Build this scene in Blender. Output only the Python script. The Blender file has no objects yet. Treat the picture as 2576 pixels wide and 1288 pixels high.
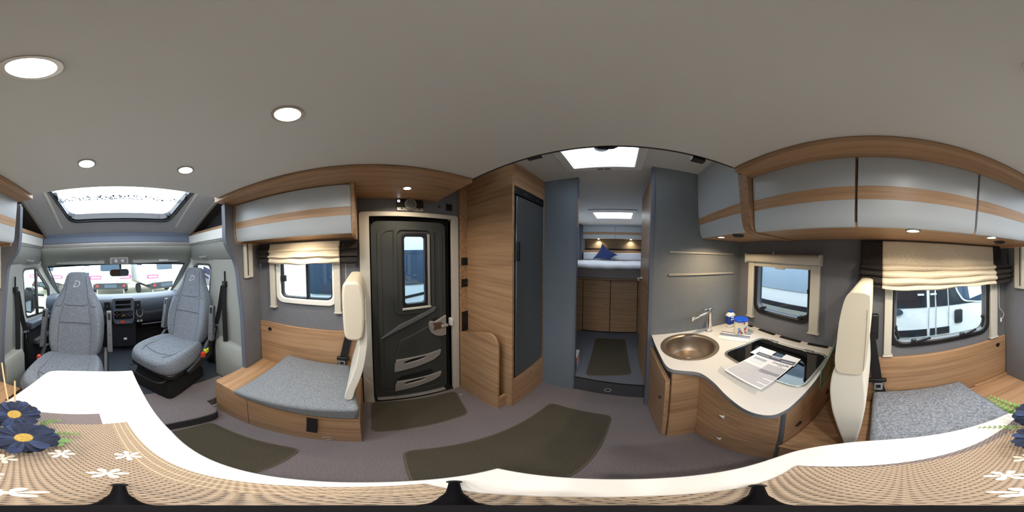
import bpy, bmesh, math, random
from mathutils import Vector, Matrix

# ------------------------------------------------------------------ scene, camera, sky, exposure
SC = bpy.context.scene
COL = SC.collection
random.seed(7)
R = math.radians
PI = math.pi

SC.view_settings.view_transform = 'Standard'
SC.view_settings.look = 'None'
SC.view_settings.gamma = 1.0
SC.view_settings.use_curve_mapping = False
SC.view_settings.exposure = 0.0

cam_data = bpy.data.cameras.new('panorama_camera')
cam_data.type = 'PANO'
try:
    cam_data.panorama_type = 'EQUIRECTANGULAR'
except Exception:
    pass
try:
    cam_data.cycles.panorama_type = 'EQUIRECTANGULAR'
except Exception:
    pass
cam_data.clip_start = 0.02
cam_data.clip_end = 200
cam = bpy.data.objects.new('panorama_camera', cam_data)
COL.objects.link(cam)
LEAN = (Matrix.Rotation(R(2.219), 3, 'Z') @ Matrix.Rotation(R(-1.270), 3, 'Y') @ Matrix.Rotation(R(-1.412), 3, 'X'))
HEAD = R((1288 - 1546) * 360 / 2576)
fwd = Vector((math.sin(HEAD), math.cos(HEAD), 0))
rgt = Vector((math.cos(HEAD), -math.sin(HEAD), 0))
base = Matrix((rgt, Vector((0, 0, 1)), -fwd)).transposed()
cam.matrix_world = (LEAN @ base).to_4x4()
SC.camera = cam

wd = bpy.data.worlds.new('overcast_sky')
SC.world = wd
wd.use_nodes = True
wn = wd.node_tree
wn.nodes['Background'].inputs[0].default_value = (0.87, 0.94, 1.0, 1)
wn.nodes['Background'].inputs[1].default_value = 7.6

# ------------------------------------------------------------------ materials
def lin(c):
    return tuple(((v / 255) / 12.92 if v / 255 <= .04045 else ((v / 255 + .055) / 1.055) ** 2.4) for v in c[:3]) + (1,)

MATS = {}
def _new(name):
    m = bpy.data.materials.new(name); m.use_nodes = True
    MATS[name] = m
    return m, m.node_tree, m.node_tree.nodes['Principled BSDF']

def mat(name, col, rough=.5, metal=0, bump=None, var=None, scale=None, spec=None, coat=0, sheen=0):
    m, t, b = _new(name)
    b.inputs['Base Color'].default_value = lin(col)
    b.inputs['Roughness'].default_value = rough
    b.inputs['Metallic'].default_value = metal
    if spec is not None: b.inputs['Specular IOR Level'].default_value = spec
    if coat: b.inputs['Coat Weight'].default_value = coat
    if sheen: b.inputs['Sheen Weight'].default_value = sheen
    if bump or var:
        tc = t.nodes.new('ShaderNodeTexCoord'); mp = t.nodes.new('ShaderNodeMapping')
        t.links.new(tc.outputs['Object'], mp.inputs[0])
        if scale: mp.inputs['Scale'].default_value = scale
    if var:
        n = t.nodes.new('ShaderNodeTexNoise'); n.inputs['Scale'].default_value = var[0]; n.inputs['Detail'].default_value = 4
        t.links.new(mp.outputs[0], n.inputs['Vector'])
        r = t.nodes.new('ShaderNodeValToRGB')
        c = lin(col); a = var[1]
        r.color_ramp.elements[0].position = .3; r.color_ramp.elements[1].position = .7
        r.color_ramp.elements[0].color = tuple(min(1, v * (1 - a)) for v in c[:3]) + (1,)
        r.color_ramp.elements[1].color = tuple(min(1, v * (1 + a)) for v in c[:3]) + (1,)
        t.links.new(n.outputs['Fac'], r.inputs[0]); t.links.new(r.outputs[0], b.inputs['Base Color'])
    if bump:
        n = t.nodes.new('ShaderNodeTexNoise'); n.inputs['Scale'].default_value = bump[0]; n.inputs['Detail'].default_value = 3
        t.links.new(mp.outputs[0], n.inputs['Vector'])
        bp = t.nodes.new('ShaderNodeBump'); bp.inputs['Strength'].default_value = bump[1]
        bp.inputs['Distance'].default_value = bump[2] if len(bump) > 2 else .002
        t.links.new(n.outputs['Fac'], bp.inputs['Height']); t.links.new(bp.outputs[0], b.inputs['Normal'])
    return m

def wood(name, scale, light=(180, 144, 110), dark=(147, 112, 81)):
    m, t, b = _new(name)
    tc = t.nodes.new('ShaderNodeTexCoord'); mp = t.nodes.new('ShaderNodeMapping')
    mp.inputs['Scale'].default_value = scale
    t.links.new(tc.outputs['Object'], mp.inputs[0])
    n1 = t.nodes.new('ShaderNodeTexNoise'); n1.inputs['Scale'].default_value = 2.2; n1.inputs['Detail'].default_value = 6
    n1.inputs['Roughness'].default_value = .62; n1.inputs['Distortion'].default_value = .1
    n2 = t.nodes.new('ShaderNodeTexNoise'); n2.inputs['Scale'].default_value = 9; n2.inputs['Detail'].default_value = 4
    t.links.new(mp.outputs[0], n1.inputs['Vector']); t.links.new(mp.outputs[0], n2.inputs['Vector'])
    mx = t.nodes.new('ShaderNodeMath'); mx.operation = 'MULTIPLY_ADD'
    t.links.new(n2.outputs['Fac'], mx.inputs[0]); mx.inputs[1].default_value = .45
    t.links.new(n1.outputs['Fac'], mx.inputs[2])
    r = t.nodes.new('ShaderNodeValToRGB')
    r.color_ramp.elements[0].position = .52; r.color_ramp.elements[0].color = lin(dark)
    r.color_ramp.elements[1].position = .80; r.color_ramp.elements[1].color = lin(light)
    t.links.new(mx.outputs[0], r.inputs[0]); t.links.new(r.outputs[0], b.inputs['Base Color'])
    b.inputs['Roughness'].default_value = .42
    bp = t.nodes.new('ShaderNodeBump'); bp.inputs['Strength'].default_value = .12; bp.inputs['Distance'].default_value = .001
    t.links.new(n2.outputs['Fac'], bp.inputs['Height']); t.links.new(bp.outputs[0], b.inputs['Normal'])
    return m

def cloth(name, light, dark, sc=420, rough=.95, bump=.5):
    """woven cloth: two thread directions plus melange flecks"""
    m, t, b = _new(name)
    tc = t.nodes.new('ShaderNodeTexCoord')
    outs = []
    for s in ((sc, sc * .16, sc * .16), (sc * .16, sc, sc * .16), (sc * .16, sc * .16, sc)):
        mp = t.nodes.new('ShaderNodeMapping'); mp.inputs['Scale'].default_value = s
        t.links.new(tc.outputs['Object'], mp.inputs[0])
        n = t.nodes.new('ShaderNodeTexNoise'); n.inputs['Scale'].default_value = 1; n.inputs['Detail'].default_value = 2
        t.links.new(mp.outputs[0], n.inputs['Vector']); outs.append(n.outputs['Fac'])
    a = t.nodes.new('ShaderNodeMath'); a.operation = 'ADD'; t.links.new(outs[0], a.inputs[0]); t.links.new(outs[1], a.inputs[1])
    c = t.nodes.new('ShaderNodeMath'); c.operation = 'ADD'; t.links.new(a.outputs[0], c.inputs[0]); t.links.new(outs[2], c.inputs[1])
    dv = t.nodes.new('ShaderNodeMath'); dv.operation = 'MULTIPLY'; dv.inputs[1].default_value = 1 / 3
    t.links.new(c.outputs[0], dv.inputs[0])
    r = t.nodes.new('ShaderNodeValToRGB')
    r.color_ramp.elements[0].position = .40; r.color_ramp.elements[0].color = lin(dark)
    r.color_ramp.elements[1].position = .60; r.color_ramp.elements[1].color = lin(light)
    t.links.new(dv.outputs[0], r.inputs[0]); t.links.new(r.outputs[0], b.inputs['Base Color'])
    b.inputs['Roughness'].default_value = rough
    b.inputs['Specular IOR Level'].default_value = .2
    bp = t.nodes.new('ShaderNodeBump'); bp.inputs['Strength'].default_value = bump; bp.inputs['Distance'].default_value = .0015
    t.links.new(dv.outputs[0], bp.inputs['Height']); t.links.new(bp.outputs[0], b.inputs['Normal'])
    return m

def glow(name, col, strength):
    m = bpy.data.materials.new(name); m.use_nodes = True; t = m.node_tree
    t.nodes.remove(t.nodes['Principled BSDF'])
    e = t.nodes.new('ShaderNodeEmission'); e.inputs[0].default_value = lin(col); e.inputs[1].default_value = strength
    t.links.new(e.outputs[0], t.nodes['Material Output'].inputs[0])
    MATS[name] = m
    return m

def pane(name, tint=(235, 245, 250), refl=.06, rough=.02, spots=False):
    """clear sheet glazing: see-through with a weak mirror"""
    m = bpy.data.materials.new(name); m.use_nodes = True; t = m.node_tree
    t.nodes.remove(t.nodes['Principled BSDF'])
    tr = t.nodes.new('ShaderNodeBsdfTransparent'); tr.inputs[0].default_value = lin(tint)
    gl = t.nodes.new('ShaderNodeBsdfGlossy'); gl.inputs['Roughness'].default_value = rough
    mx = t.nodes.new('ShaderNodeMixShader'); mx.inputs[0].default_value = refl
    t.links.new(tr.outputs[0], mx.inputs[1]); t.links.new(gl.outputs[0], mx.inputs[2])
    t.links.new(mx.outputs[0], t.nodes['Material Output'].inputs[0])
    MATS[name] = m
    return m

wood('wood_y', (15, .45, 15)); wood('wood_x', (.45, 15, 15))
wood('wood_dark_x', (.45, 15, 15), (164, 130, 100), (134, 100, 74))
wood('wood_dark_y', (15, .45, 15), (164, 130, 100), (134, 100, 74))
mat('ceiling_board', (216, 215, 212), .9, bump=(260, .15, .001))
mat('wall_grey', (110, 112, 119), .85, bump=(300, .12, .001), var=(40, .05))
mat('wall_greyblue', (104, 114, 124), .75, bump=(260, .1, .001), var=(30, .03))
mat('wall_sinkgrey', (112, 116, 120), .75, bump=(260, .1, .001), var=(30, .03))
mat('seal_dark', (52, 52, 56), .7)  # seals and slots, also the painted shade inside the cab cubbies
mat('white_lacquer', (182, 188, 193), .34)
mat('white_plastic', (226, 226, 222), .45)
mat('cream_plastic', (200, 196, 186), .5)
mat('white_top', (212, 209, 206), .42, var=(500, .02))
mat('edge_blue', (98, 103, 117), .5)
mat('glass_edge', (120, 164, 160), .2)
mat('black_plastic', (22, 22, 25), .45)
mat('black_matt', (14, 14, 16), .8)
mat('dash_plastic', (70, 78, 90), .6, bump=(500, .1, .001))
mat('dash_dark', (24, 26, 31), .6)
mat('grey_plastic', (98, 100, 105), .55)
mat('silver_plastic', (168, 166, 164), .38, metal=.35)
mat('silver_dark', (126, 128, 131), .30, metal=.75)
mat('door_plastic', (56, 60, 60), .6, bump=(600, .12, .001))
mat('lining', (148, 150, 145), .8, bump=(200, .1, .001))
mat('lining_blue', (104, 116, 136), .6)
mat('slope_lining', (182, 183, 187), .85)
mat('carpet', (128, 120, 122), 1, bump=(420, .9, .004), var=(180, .22), spec=.1)
mat('carpet_rear', (112, 116, 126), 1, bump=(420, .9, .004), var=(180, .2), spec=.1)
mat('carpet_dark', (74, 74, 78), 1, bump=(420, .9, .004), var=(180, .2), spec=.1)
mat('rubber', (46, 52, 60), .7, bump=(120, .2, .002))
mat('mat_pile', (92, 86, 74), 1, bump=(520, 1, .005), var=(240, .3), spec=.1)
mat('mat_hem', (96, 88, 76), .9)
cloth('seat_cloth', (132, 138, 147), (92, 98, 108), 480)
cloth('bench_cloth', (138, 142, 148), (108, 112, 118), 560)
cloth('bench_cloth_coarse', (152, 156, 164), (92, 98, 112), 460)
cloth('curtain_cream', (222, 212, 194), (204, 192, 172), 520, bump=.25)
cloth('curtain_dark', (58, 54, 52), (38, 36, 36), 520, bump=.25)
cloth('headboard_cloth', (126, 116, 98), (92, 84, 72), 380)
mat('leather_cream', (218, 208, 188), .45, bump=(320, .25, .001))
mat('leather_white', (226, 222, 210), .4, bump=(320, .2, .001))
mat('seam', (84, 89, 98), .9)
mat('gap_dark', (40, 32, 26), .9)
mat('logo_thread', (214, 216, 220), .5)
mat('chrome', (225, 225, 228), .08, metal=1)
mat('steel_sink', (164, 150, 136), .40, metal=1, bump=(900, .05, .0005))
mat('brushed', (180, 178, 172), .3, metal=.9)
mat('rail_metal', (206, 202, 192), .35, metal=.25)
mat('frame_inner', (74, 78, 86), .5)
mat('hob_glass', (8, 9, 11), .04, coat=.5)
mat('belt', (20, 20, 24), .75)
mat('red_plastic', (214, 52, 26), .4)
mat('yellow_plastic', (210, 216, 60), .5)
mat('bed_linen', (226, 226, 234), .9, bump=(60, .25, .003))
mat('mattress_side', (150, 142, 142), .9)
mat('blue_velvet', (22, 46, 104), .8, sheen=.4, bump=(200, .15, .001))
mat('flower_blue', (26, 36, 62), .85, var=(60, .35))
mat('flower_blue_dark', (14, 20, 38), .85, var=(60, .3))
mat('flower_blue_light', (40, 54, 88), .85, var=(60, .3))
mat('flower_heart', (180, 150, 76), .9, bump=(400, 1, .003), var=(300, .3))
mat('leaf_green', (106, 140, 76), .6, var=(60, .2))
mat('stick_wood', (206, 172, 130), .7)
mat('felt_white', (236, 224, 210), .9)
mat('hem_thread', (208, 190, 164), .9)
mat('paper', (240, 240, 246), .7)
mat('print_grey', (92, 96, 112), .7)
mat('print_mid', (150, 152, 164), .7)
mat('print_light', (176, 180, 196), .7)
mat('label_blue', (30, 62, 150), .4)
mat('cap_blue', (24, 80, 196), .35)
mat('label_cream', (236, 228, 206), .5)
mat('label_red', (200, 52, 60), .5)
mat('label_sky', (112, 166, 226), .5)
mat('towel_white', (236, 234, 228), .95, bump=(300, .6, .003))
mat('towel_blue', (110, 120, 150), .95, bump=(300, .6, .003))
mat('body_white', (246, 247, 248), .3, coat=.3)
mat('body_dark', (30, 34, 42), .25, coat=.3)
mat('car_glass', (60, 76, 92), .08)
mat('car_glass_dark', (60, 78, 98), .08)  # bluish base colour stands in for sky mirrored in the panes
mat('reflection_blue', (158, 176, 194), .4)
mat('tail_red', (170, 60, 110), .4)
mat('tri_red', (226, 40, 40), .4)
mat('gravel', (172, 168, 140), 1, bump=(60, 1, .03), var=(30, .4))
mat('tyre', (30, 30, 32), .85)
mat('mirror', (190, 200, 210), .03, metal=1)
mat('tripod_black', (10, 9, 13), .6, spec=.08)
mat('screen_dark', (8, 9, 12), .15)
mat('amber', (230, 170, 60), .4)
mat('plate_white', (230, 232, 236), .4)
mat('plate_text', (60, 64, 84), .5)
mat('smoke_glass', (96, 70, 58), .3)
pane('glass_clear', (240, 247, 250), .05)
pane('glass_tint', (216, 232, 240), .08)
pane('glass_sky', (248, 250, 252), .03)
pane('glass_lid', (238, 247, 241), .06)
pane('glass_sleeve', (250, 251, 252), .03)
glow('led_warm', (255, 236, 205), 40)
glow('led_small', (210, 230, 255), 6)

# wet speckle on the raised roof window
def speckle_pane():
    m = bpy.data.materials.new('glass_wet'); m.use_nodes = True; t = m.node_tree
    t.nodes.remove(t.nodes['Principled BSDF'])
    tc = t.nodes.new('ShaderNodeTexCoord')
    n = t.nodes.new('ShaderNodeTexNoise'); n.inputs['Scale'].default_value = 60; n.inputs['Detail'].default_value = 3
    t.links.new(tc.outputs['Object'], n.inputs['Vector'])
    sp = t.nodes.new('ShaderNodeSeparateXYZ'); t.links.new(tc.outputs['Object'], sp.inputs[0])
    r = t.nodes.new('ShaderNodeValToRGB'); r.color_ramp.elements[0].position = .5; r.color_ramp.elements[1].position = .6
    r.color_ramp.elements[0].color = (.93, .96, .98, 1); r.color_ramp.elements[1].color = (.015, .02, .03, 1)
    t.links.new(n.outputs['Fac'], r.inputs[0])
    tr = t.nodes.new('ShaderNodeBsdfTransparent'); t.links.new(r.outputs[0], tr.inputs[0])
    t.links.new(tr.outputs[0], t.nodes['Material Output'].inputs[0])
    MATS['glass_wet'] = m
speckle_pane()

def frosted(name, col):
    """white plastic that lets daylight through"""
    m = bpy.data.materials.new(name); m.use_nodes = True; t = m.node_tree
    b = t.nodes['Principled BSDF']; b.inputs['Base Color'].default_value = lin(col); b.inputs['Roughness'].default_value = .5
    tl = t.nodes.new('ShaderNodeBsdfTranslucent'); tl.inputs[0].default_value = lin(col)
    mx = t.nodes.new('ShaderNodeMixShader'); mx.inputs[0].default_value = .55
    t.links.new(b.outputs[0], mx.inputs[1]); t.links.new(tl.outputs[0], mx.inputs[2]); t.links.new(mx.outputs[0], t.nodes['Material Output'].inputs[0])
    MATS[name] = m
frosted('frosted_white', (150, 152, 156))

def weave(name, cols, px, py, rot=8):
    """basket weave: flat strands with small dark gaps where they cross"""
    m, t, b = _new(name)
    tc = t.nodes.new('ShaderNodeTexCoord'); mp = t.nodes.new('ShaderNodeMapping'); t.links.new(tc.outputs['Object'], mp.inputs[0])
    mp.inputs['Rotation'].default_value = (0, 0, R(rot)); mp.inputs['Scale'].default_value = (2 * PI / px, 2 * PI / py, 1)
    sp = t.nodes.new('ShaderNodeSeparateXYZ'); t.links.new(mp.outputs[0], sp.inputs[0])
    def mth(op, a, b_=None):
        n = t.nodes.new('ShaderNodeMath'); n.operation = op
        for k, v in enumerate((a, b_)):
            if v is None: continue
            if isinstance(v, (int, float)): n.inputs[k].default_value = v
            else: t.links.new(v, n.inputs[k])
        return n.outputs[0]
    cx, cy = mth('COSINE', sp.outputs[0]), mth('COSINE', sp.outputs[1])
    dot = mth('MULTIPLY', cx, cy)
    sx = mth('COSINE', mth('MULTIPLY', sp.outputs[0], 2.0))
    r = t.nodes.new('ShaderNodeValToRGB'); r.color_ramp.elements[0].position = .10; r.color_ramp.elements[0].color = lin(cols[1])
    e = r.color_ramp.elements.new(.50); e.color = lin(cols[0])
    e = r.color_ramp.elements.new(.80); e.color = lin(cols[0])
    r.color_ramp.elements[-1].position = .90; r.color_ramp.elements[-1].color = lin(cols[2])
    t.links.new(mth('ADD', mth('MULTIPLY', dot, .5), .5), r.inputs[0]); t.links.new(r.outputs[0], b.inputs['Base Color'])
    b.inputs['Roughness'].default_value = .65
    bp = t.nodes.new('ShaderNodeBump'); bp.inputs['Strength'].default_value = .6; bp.inputs['Distance'].default_value = .003; bp.invert = True
    t.links.new(dot, bp.inputs['Height']); t.links.new(bp.outputs[0], b.inputs['Normal'])
weave('weave_light', ((162, 143, 124), (182, 160, 136), (48, 42, 44)), .0105, .0125)
weave('weave_dark', ((122, 112, 114), (146, 132, 124), (46, 40, 48)), .011, .011)
weave('weave_hem', ((172, 150, 126), (186, 164, 138), (120, 102, 90)), .008, .010)

# ------------------------------------------------------------------ mesh building
ORG = {}

def rrect(x0, x1, y0, y1, r, n=5):
    p = []
    for cx, cy, a in ((x1 - r, y1 - r, 0), (x0 + r, y1 - r, 90), (x0 + r, y0 + r, 180), (x1 - r, y0 + r, 270)):
        for i in range(n + 1):
            t = R(a + 90 * i / n); p.append((cx + r * math.cos(t), cy + r * math.sin(t)))
    return p

def ellipse(cx, cy, rx, ry, n=32):
    return [(cx + rx * math.cos(2 * PI * i / n), cy + ry * math.sin(2 * PI * i / n)) for i in range(n)]

def put(ax, p, a):
    return (a, p[0], p[1]) if ax == 'x' else (p[0], a, p[1]) if ax == 'y' else (p[0], p[1], a)

def smooth_line(pts, n=6, closed=False):
    """Catmull-Rom through the points"""
    out = []; m = len(pts)
    rng = range(m if closed else m - 1)
    for i in rng:
        g = (lambda k: pts[k % m]) if closed else (lambda k: pts[max(0, min(m - 1, k))])
        p0, p1, p2, p3 = g(i - 1), g(i), g(i + 1), g(i + 2)
        for k in range(n):
            t = k / n
            out.append(tuple(.5 * (2 * b + (c - a) * t + (2 * a - 5 * b + 4 * c - d) * t * t + (3 * b - a - 3 * c + d) * t ** 3)
                             for a, b, c, d in zip(p0, p1, p2, p3)))
    if not closed: out.append(tuple(pts[-1]))
    return out

def round_poly(pts, r, n=5):
    out = []; m = len(pts)
    for i in range(m):
        p = Vector(pts[i]); a = (Vector(pts[i - 1]) - p).normalized(); b = (Vector(pts[(i + 1) % m]) - p).normalized()
        s, e = p + a * r, p + b * r
        for k in range(n + 1):
            t = k / n; out.append(tuple(s * (1 - t) ** 2 + p * 2 * t * (1 - t) + e * t * t))
    return out

class MB:
    def __init__(s): s.v = []; s.f = []
    def add(s, vs, fs):
        o = len(s.v); s.v += [tuple(v) for v in vs]; s.f += [[i + o for i in f] for f in fs]; return s
    def box(s, x0, x1, y0, y1, z0, z1):
        return s.add([(x, y, z) for x in (x0, x1) for y in (y0, y1) for z in (z0, z1)],
                     [(0, 1, 3, 2), (4, 6, 7, 5), (0, 4, 5, 1), (2, 3, 7, 6), (0, 2, 6, 4), (1, 5, 7, 3)])
    def prism(s, pts, ax, a0, a1):
        n = len(pts)
        return s.add([put(ax, p, a0) for p in pts] + [put(ax, p, a1) for p in pts],
                     [list(range(n)), list(range(2 * n - 1, n - 1, -1))] + [(i, (i + 1) % n, (i + 1) % n + n, i + n) for i in range(n)])
    def ring(s, out, inn, ax, a0, a1):
        n = len(out); v = [put(ax, p, a) for a in (a0, a1) for q in (out, inn) for p in q]; f = []
        for i in range(n):
            j = (i + 1) % n
            f += [(i, j, n + j, n + i), (2 * n + i, 3 * n + i, 3 * n + j, 2 * n + j), (i, 2 * n + i, 2 * n + j, j), (n + i, n + j, 3 * n + j, 3 * n + i)]
        return s.add(v, f)
    def loft(s, rings, cap=True, closed=True):
        n = len(rings[0]); v = [p for r in rings for p in r]; f = []
        for k in range(len(rings) - 1):
            for i in range(n if closed else n - 1):
                j = (i + 1) % n
                f.append((k * n + i, k * n + j, (k + 1) * n + j, (k + 1) * n + i))
        if cap and closed:
            f.append(list(range(n))[::-1]); f.append([(len(rings) - 1) * n + i for i in range(n)])
        return s.add(v, f)
    def lathe(s, prof, c=(0, 0, 0), n=28, ax='z', cap=True):
        rings = []
        for r, h in prof:
            ring = []
            for i in range(n):
                a = 2 * PI * i / n; q = (r * math.cos(a), r * math.sin(a))
                p = put(ax, q, h); ring.append((c[0] + p[0], c[1] + p[1], c[2] + p[2]))
            rings.append(ring)
        if abs(prof[0][0] - prof[-1][0]) < 1e-9 and len(prof) == 4 and prof[0][0] > .001 and prof[1][0] > prof[0][0]:
            rings.append(rings[0]); cap = False        # a flat ring: close it round its hole
        return s.loft(rings, cap)
    def tube(s, path, r, n=8, cap=True, closed=False):
        path = [Vector(p) for p in path]; rings = []; m = len(path); prev = None
        for i, p in enumerate(path):
            if closed: d = path[(i + 1) % m] - path[i - 1]
            else: d = path[min(m - 1, i + 1)] - path[max(0, i - 1)]
            d.normalize()
            if prev is None:
                u = d.orthogonal().normalized()
            else:
                u = (prev - d * prev.dot(d)); u = u.normalized() if u.length > 1e-6 else d.orthogonal().normalized()
            prev = u; w = d.cross(u)
            rr = r[i] if isinstance(r, (list, tuple)) else r
            rings.append([tuple(p + (u * math.cos(2 * PI * k / n) + w * math.sin(2 * PI * k / n)) * rr) for k in range(n)])
        if closed: rings.append(rings[0]); cap = False
        return s.loft(rings, cap)
    def strip(s, path, w, th, up=(0, 0, 1)):
        """flat ribbon along a path, w wide across 'side', th thick"""
        path = [Vector(p) for p in path]; rings = []; up = Vector(up)
        for i, p in enumerate(path):
            d = (path[min(len(path) - 1, i + 1)] - path[max(0, i - 1)]).normalized()
            sd = d.cross(up).normalized(); nn = sd.cross(d)
            rings.append([tuple(p + sd * a * w / 2 + nn * b * th / 2) for a, b in ((-1, -1), (1, -1), (1, 1), (-1, 1))])
        return s.loft(rings)
    def grid(s, fn, nu, nv):
        v = [fn(i / nu, j / nv) for j in range(nv + 1) for i in range(nu + 1)]
        return s.add(v, [(j * (nu + 1) + i, j * (nu + 1) + i + 1, (j + 1) * (nu + 1) + i + 1, (j + 1) * (nu + 1) + i) for j in range(nv) for i in range(nu)])
    def ball(s, c, rx, ry, rz, n=14, m=8):
        rings = []
        for j in range(1, m):
            t = PI * j / m - PI / 2
            rings.append([(c[0] + rx * math.cos(t) * math.cos(2 * PI * i / n), c[1] + ry * math.cos(t) * math.sin(2 * PI * i / n), c[2] + rz * math.sin(t)) for i in range(n)])
        return s.loft(rings)
    def rbox(s, x0, x1, y0, y1, z0, z1, r, n=4, ax='z'):
        """box whose corners are rounded around one axis"""
        if ax == 'z': return s.prism(rrect(x0, x1, y0, y1, r, n), 'z', z0, z1)
        if ax == 'x': return s.prism(rrect(y0, y1, z0, z1, r, n), 'x', x0, x1)
        return s.prism(rrect(x0, x1, z0, z1, r, n), 'y', y0, y1)
    def xf(s, mx):
        s.v = [tuple(mx @ Vector(p)) for p in s.v]; return s
    def build(s, name, mt, parent=None, bev=0, seg=2, sub=0, solid=0, ang=38, local=False, recalc=True, flat=False):
        me = bpy.data.meshes.new(name)
        o = bpy.data.objects.new(name, me)
        COL.objects.link(o)
        if parent is not None:
            org = Vector((0, 0, 0)) if local else ORG[parent.name]
            o.parent = parent; ORG[o.name] = ORG[parent.name]
        else:
            lo = Vector([min(v[k] for v in s.v) for k in range(3)]); hi = Vector([max(v[k] for v in s.v) for k in range(3)])
            org = Vector(((lo.x + hi.x) / 2, (lo.y + hi.y) / 2, lo.z))
            o.location = org; ORG[o.name] = org
        me.from_pydata([tuple(Vector(v) - org) for v in s.v], [], s.f)
        if recalc:
            bm = bmesh.new(); bm.from_mesh(me); bmesh.ops.recalc_face_normals(bm, faces=bm.faces); bm.to_mesh(me); bm.free()
        if not flat:
            me.polygons.foreach_set('use_smooth', [True] * len(me.polygons))
            if not sub:
                try: me.set_sharp_from_angle(angle=R(ang))
                except Exception: pass
        me.materials.append(MATS[mt]); me.update()
        if solid:
            q = o.modifiers.new('thickness', 'SOLIDIFY'); q.thickness = solid; q.offset = 0
        if bev:
            q = o.modifiers.new('edges', 'BEVEL'); q.width = bev; q.segments = seg; q.limit_method = 'ANGLE'; q.angle_limit = R(40)
        if sub:
            q = o.modifiers.new('round', 'SUBSURF'); q.levels = sub; q.render_levels = sub
        return o

def tag(o, label, cat, group=None, kind=None):
    o['label'] = label; o['category'] = cat
    if group: o['group'] = group
    if kind: o['kind'] = kind
    return o

def thing(name, label, cat, loc=(0, 0, 0), rz=0, group=None, kind=None):
    o = bpy.data.objects.new(name, None); COL.objects.link(o)
    o.empty_display_size = .05
    o.location = loc; o.rotation_euler = (0, 0, rz); ORG[o.name] = Vector(loc)
    return tag(o, label, cat, group, kind)

def B(*a): return MB().box(*a)

def copy_tree(o, parent=None):
    c = o.copy(); COL.objects.link(c); c.parent = parent; ORG[c.name] = ORG[o.name]
    for ch in list(o.children): copy_tree(ch, c)
    return c

def lamp(name, parent, loc, energy, size=.05, col=(1, .88, .72), spread=150):
    """a real downlight in its housing"""
    l = bpy.data.lights.new(name, 'AREA'); l.shape = 'DISK'; l.size = size; l.energy = energy; l.color = col; l.spread = R(spread)
    o = bpy.data.objects.new(name, l); COL.objects.link(o)
    o.parent = parent; o.location = Vector(loc) - ORG[parent.name]; ORG[o.name] = ORG[parent.name]
    return o

def text_mesh(name, txt, size, mt, parent, mx, ext=.0004, shear=0):
    cu = bpy.data.curves.new(name, 'FONT'); cu.body = txt; cu.size = size; cu.extrude = ext; cu.shear = shear
    cu.align_x = 'CENTER'; cu.align_y = 'CENTER'
    tmp = bpy.data.objects.new(name + '_curve', cu); COL.objects.link(tmp)
    dg = bpy.context.evaluated_depsgraph_get()
    me = bpy.data.meshes.new_from_object(tmp.evaluated_get(dg))
    COL.objects.unlink(tmp); bpy.data.objects.remove(tmp)
    org = ORG[parent.name]
    me.transform(Matrix.Translation(-org) @ mx)
    me.materials.clear(); me.materials.append(MATS[mt]); me.name = name
    o = bpy.data.objects.new(name, me); COL.objects.link(o); o.parent = parent; ORG[o.name] = org
    return o

def sliced(mb, ax, a0, a1, u0, u1, w0, w1, holes):
    """a slab across axis ax with rectangular holes (u0,u1,w0,w1)"""
    us = sorted({u0, u1} | {h[0] for h in holes} | {h[1] for h in holes})
    for i in range(len(us) - 1):
        a, b = us[i], us[i + 1]; m = (a + b) / 2
        cuts = sorted((h[2], h[3]) for h in holes if h[0] < m < h[1])
        z = w0
        for c in cuts + [(w1, w1)]:
            if c[0] - z > 1e-5:
                p = ((a, z), (b, z), (b, c[0]), (a, c[0]))
                mb.prism(p, ax, a0, a1)
            z = c[1]
    return mb

F = -1.483      # carpet height
T = -.75        # table top
WL, WR = .975, -1.15

def slab_poly(outline, hole, ax, a0, a1, nm, mt, par=None):
    bm = bmesh.new(); rings = []
    for a in (a0, a1):
        vo = [bm.verts.new(put(ax, p, a)) for p in outline]; vi = [bm.verts.new(put(ax, p, a)) for p in hole]
        e = [bm.edges.new((v[i], v[(i + 1) % len(v)])) for v in (vo, vi) for i in range(len(v))]
        bmesh.ops.triangle_fill(bm, use_beauty=True, use_dissolve=False, edges=e)
        rings.append((vo, vi))
    for p, q_ in zip(*rings):
        for i in range(len(p)): bm.faces.new((p[i], p[(i + 1) % len(p)], q_[(i + 1) % len(p)], q_[i]))
    bmesh.ops.recalc_face_normals(bm, faces=bm.faces)
    bm.verts.index_update()
    m = MB().add([tuple(v.co) for v in bm.verts], [[v.index for v in f.verts] for f in bm.faces]); bm.free()
    return m

# ------------------------------------------------------------------ the setting: floors
def st(o, label, cat): return tag(o, label, cat, kind='structure')
st(B(-1.15, .98, -.95, 1.32, F - .05, F).build('floor', 'carpet'), 'mauve grey carpet floor of the living area', 'floor')
cabf = smooth_line([(-.13, -.80), (-.30, -.808), (-.44, -.80), (-.535, -.795), (-.578, -.815), (-.592, -.86), (-.60, -.95)], 5)
st(MB().prism([(.42, -.80)] + cabf + [(-.93, -.96), (-.93, -1.28), (.76, -1.28), (.76, -1.0), (.42, -1.0)], 'z', F, -1.362).build('floor', 'carpet', bev=.006), 'raised grey carpeted platform in front of the passenger seat', 'floor')
st(B(-1.08, .88, -2.75, -1.22, -1.42, -1.356).build('floor', 'rubber', bev=.004), 'dark rubber floor of the driver cab', 'floor')
rearf = smooth_line([(-.42, 1.279), (-.30, 1.277), (-.10, 1.25), (.06, 1.222), (.213, 1.193)], 6)
st(MB().prism(rearf + [(.60, 1.193), (.60, 2.40), (-1.0, 2.40), (-1.0, 1.31), (-.42, 1.31)], 'z', F - .04, -1.284).build('floor', 'carpet_rear', bev=.003), 'raised blue grey carpet floor leading to the bedroom', 'floor')
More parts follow.
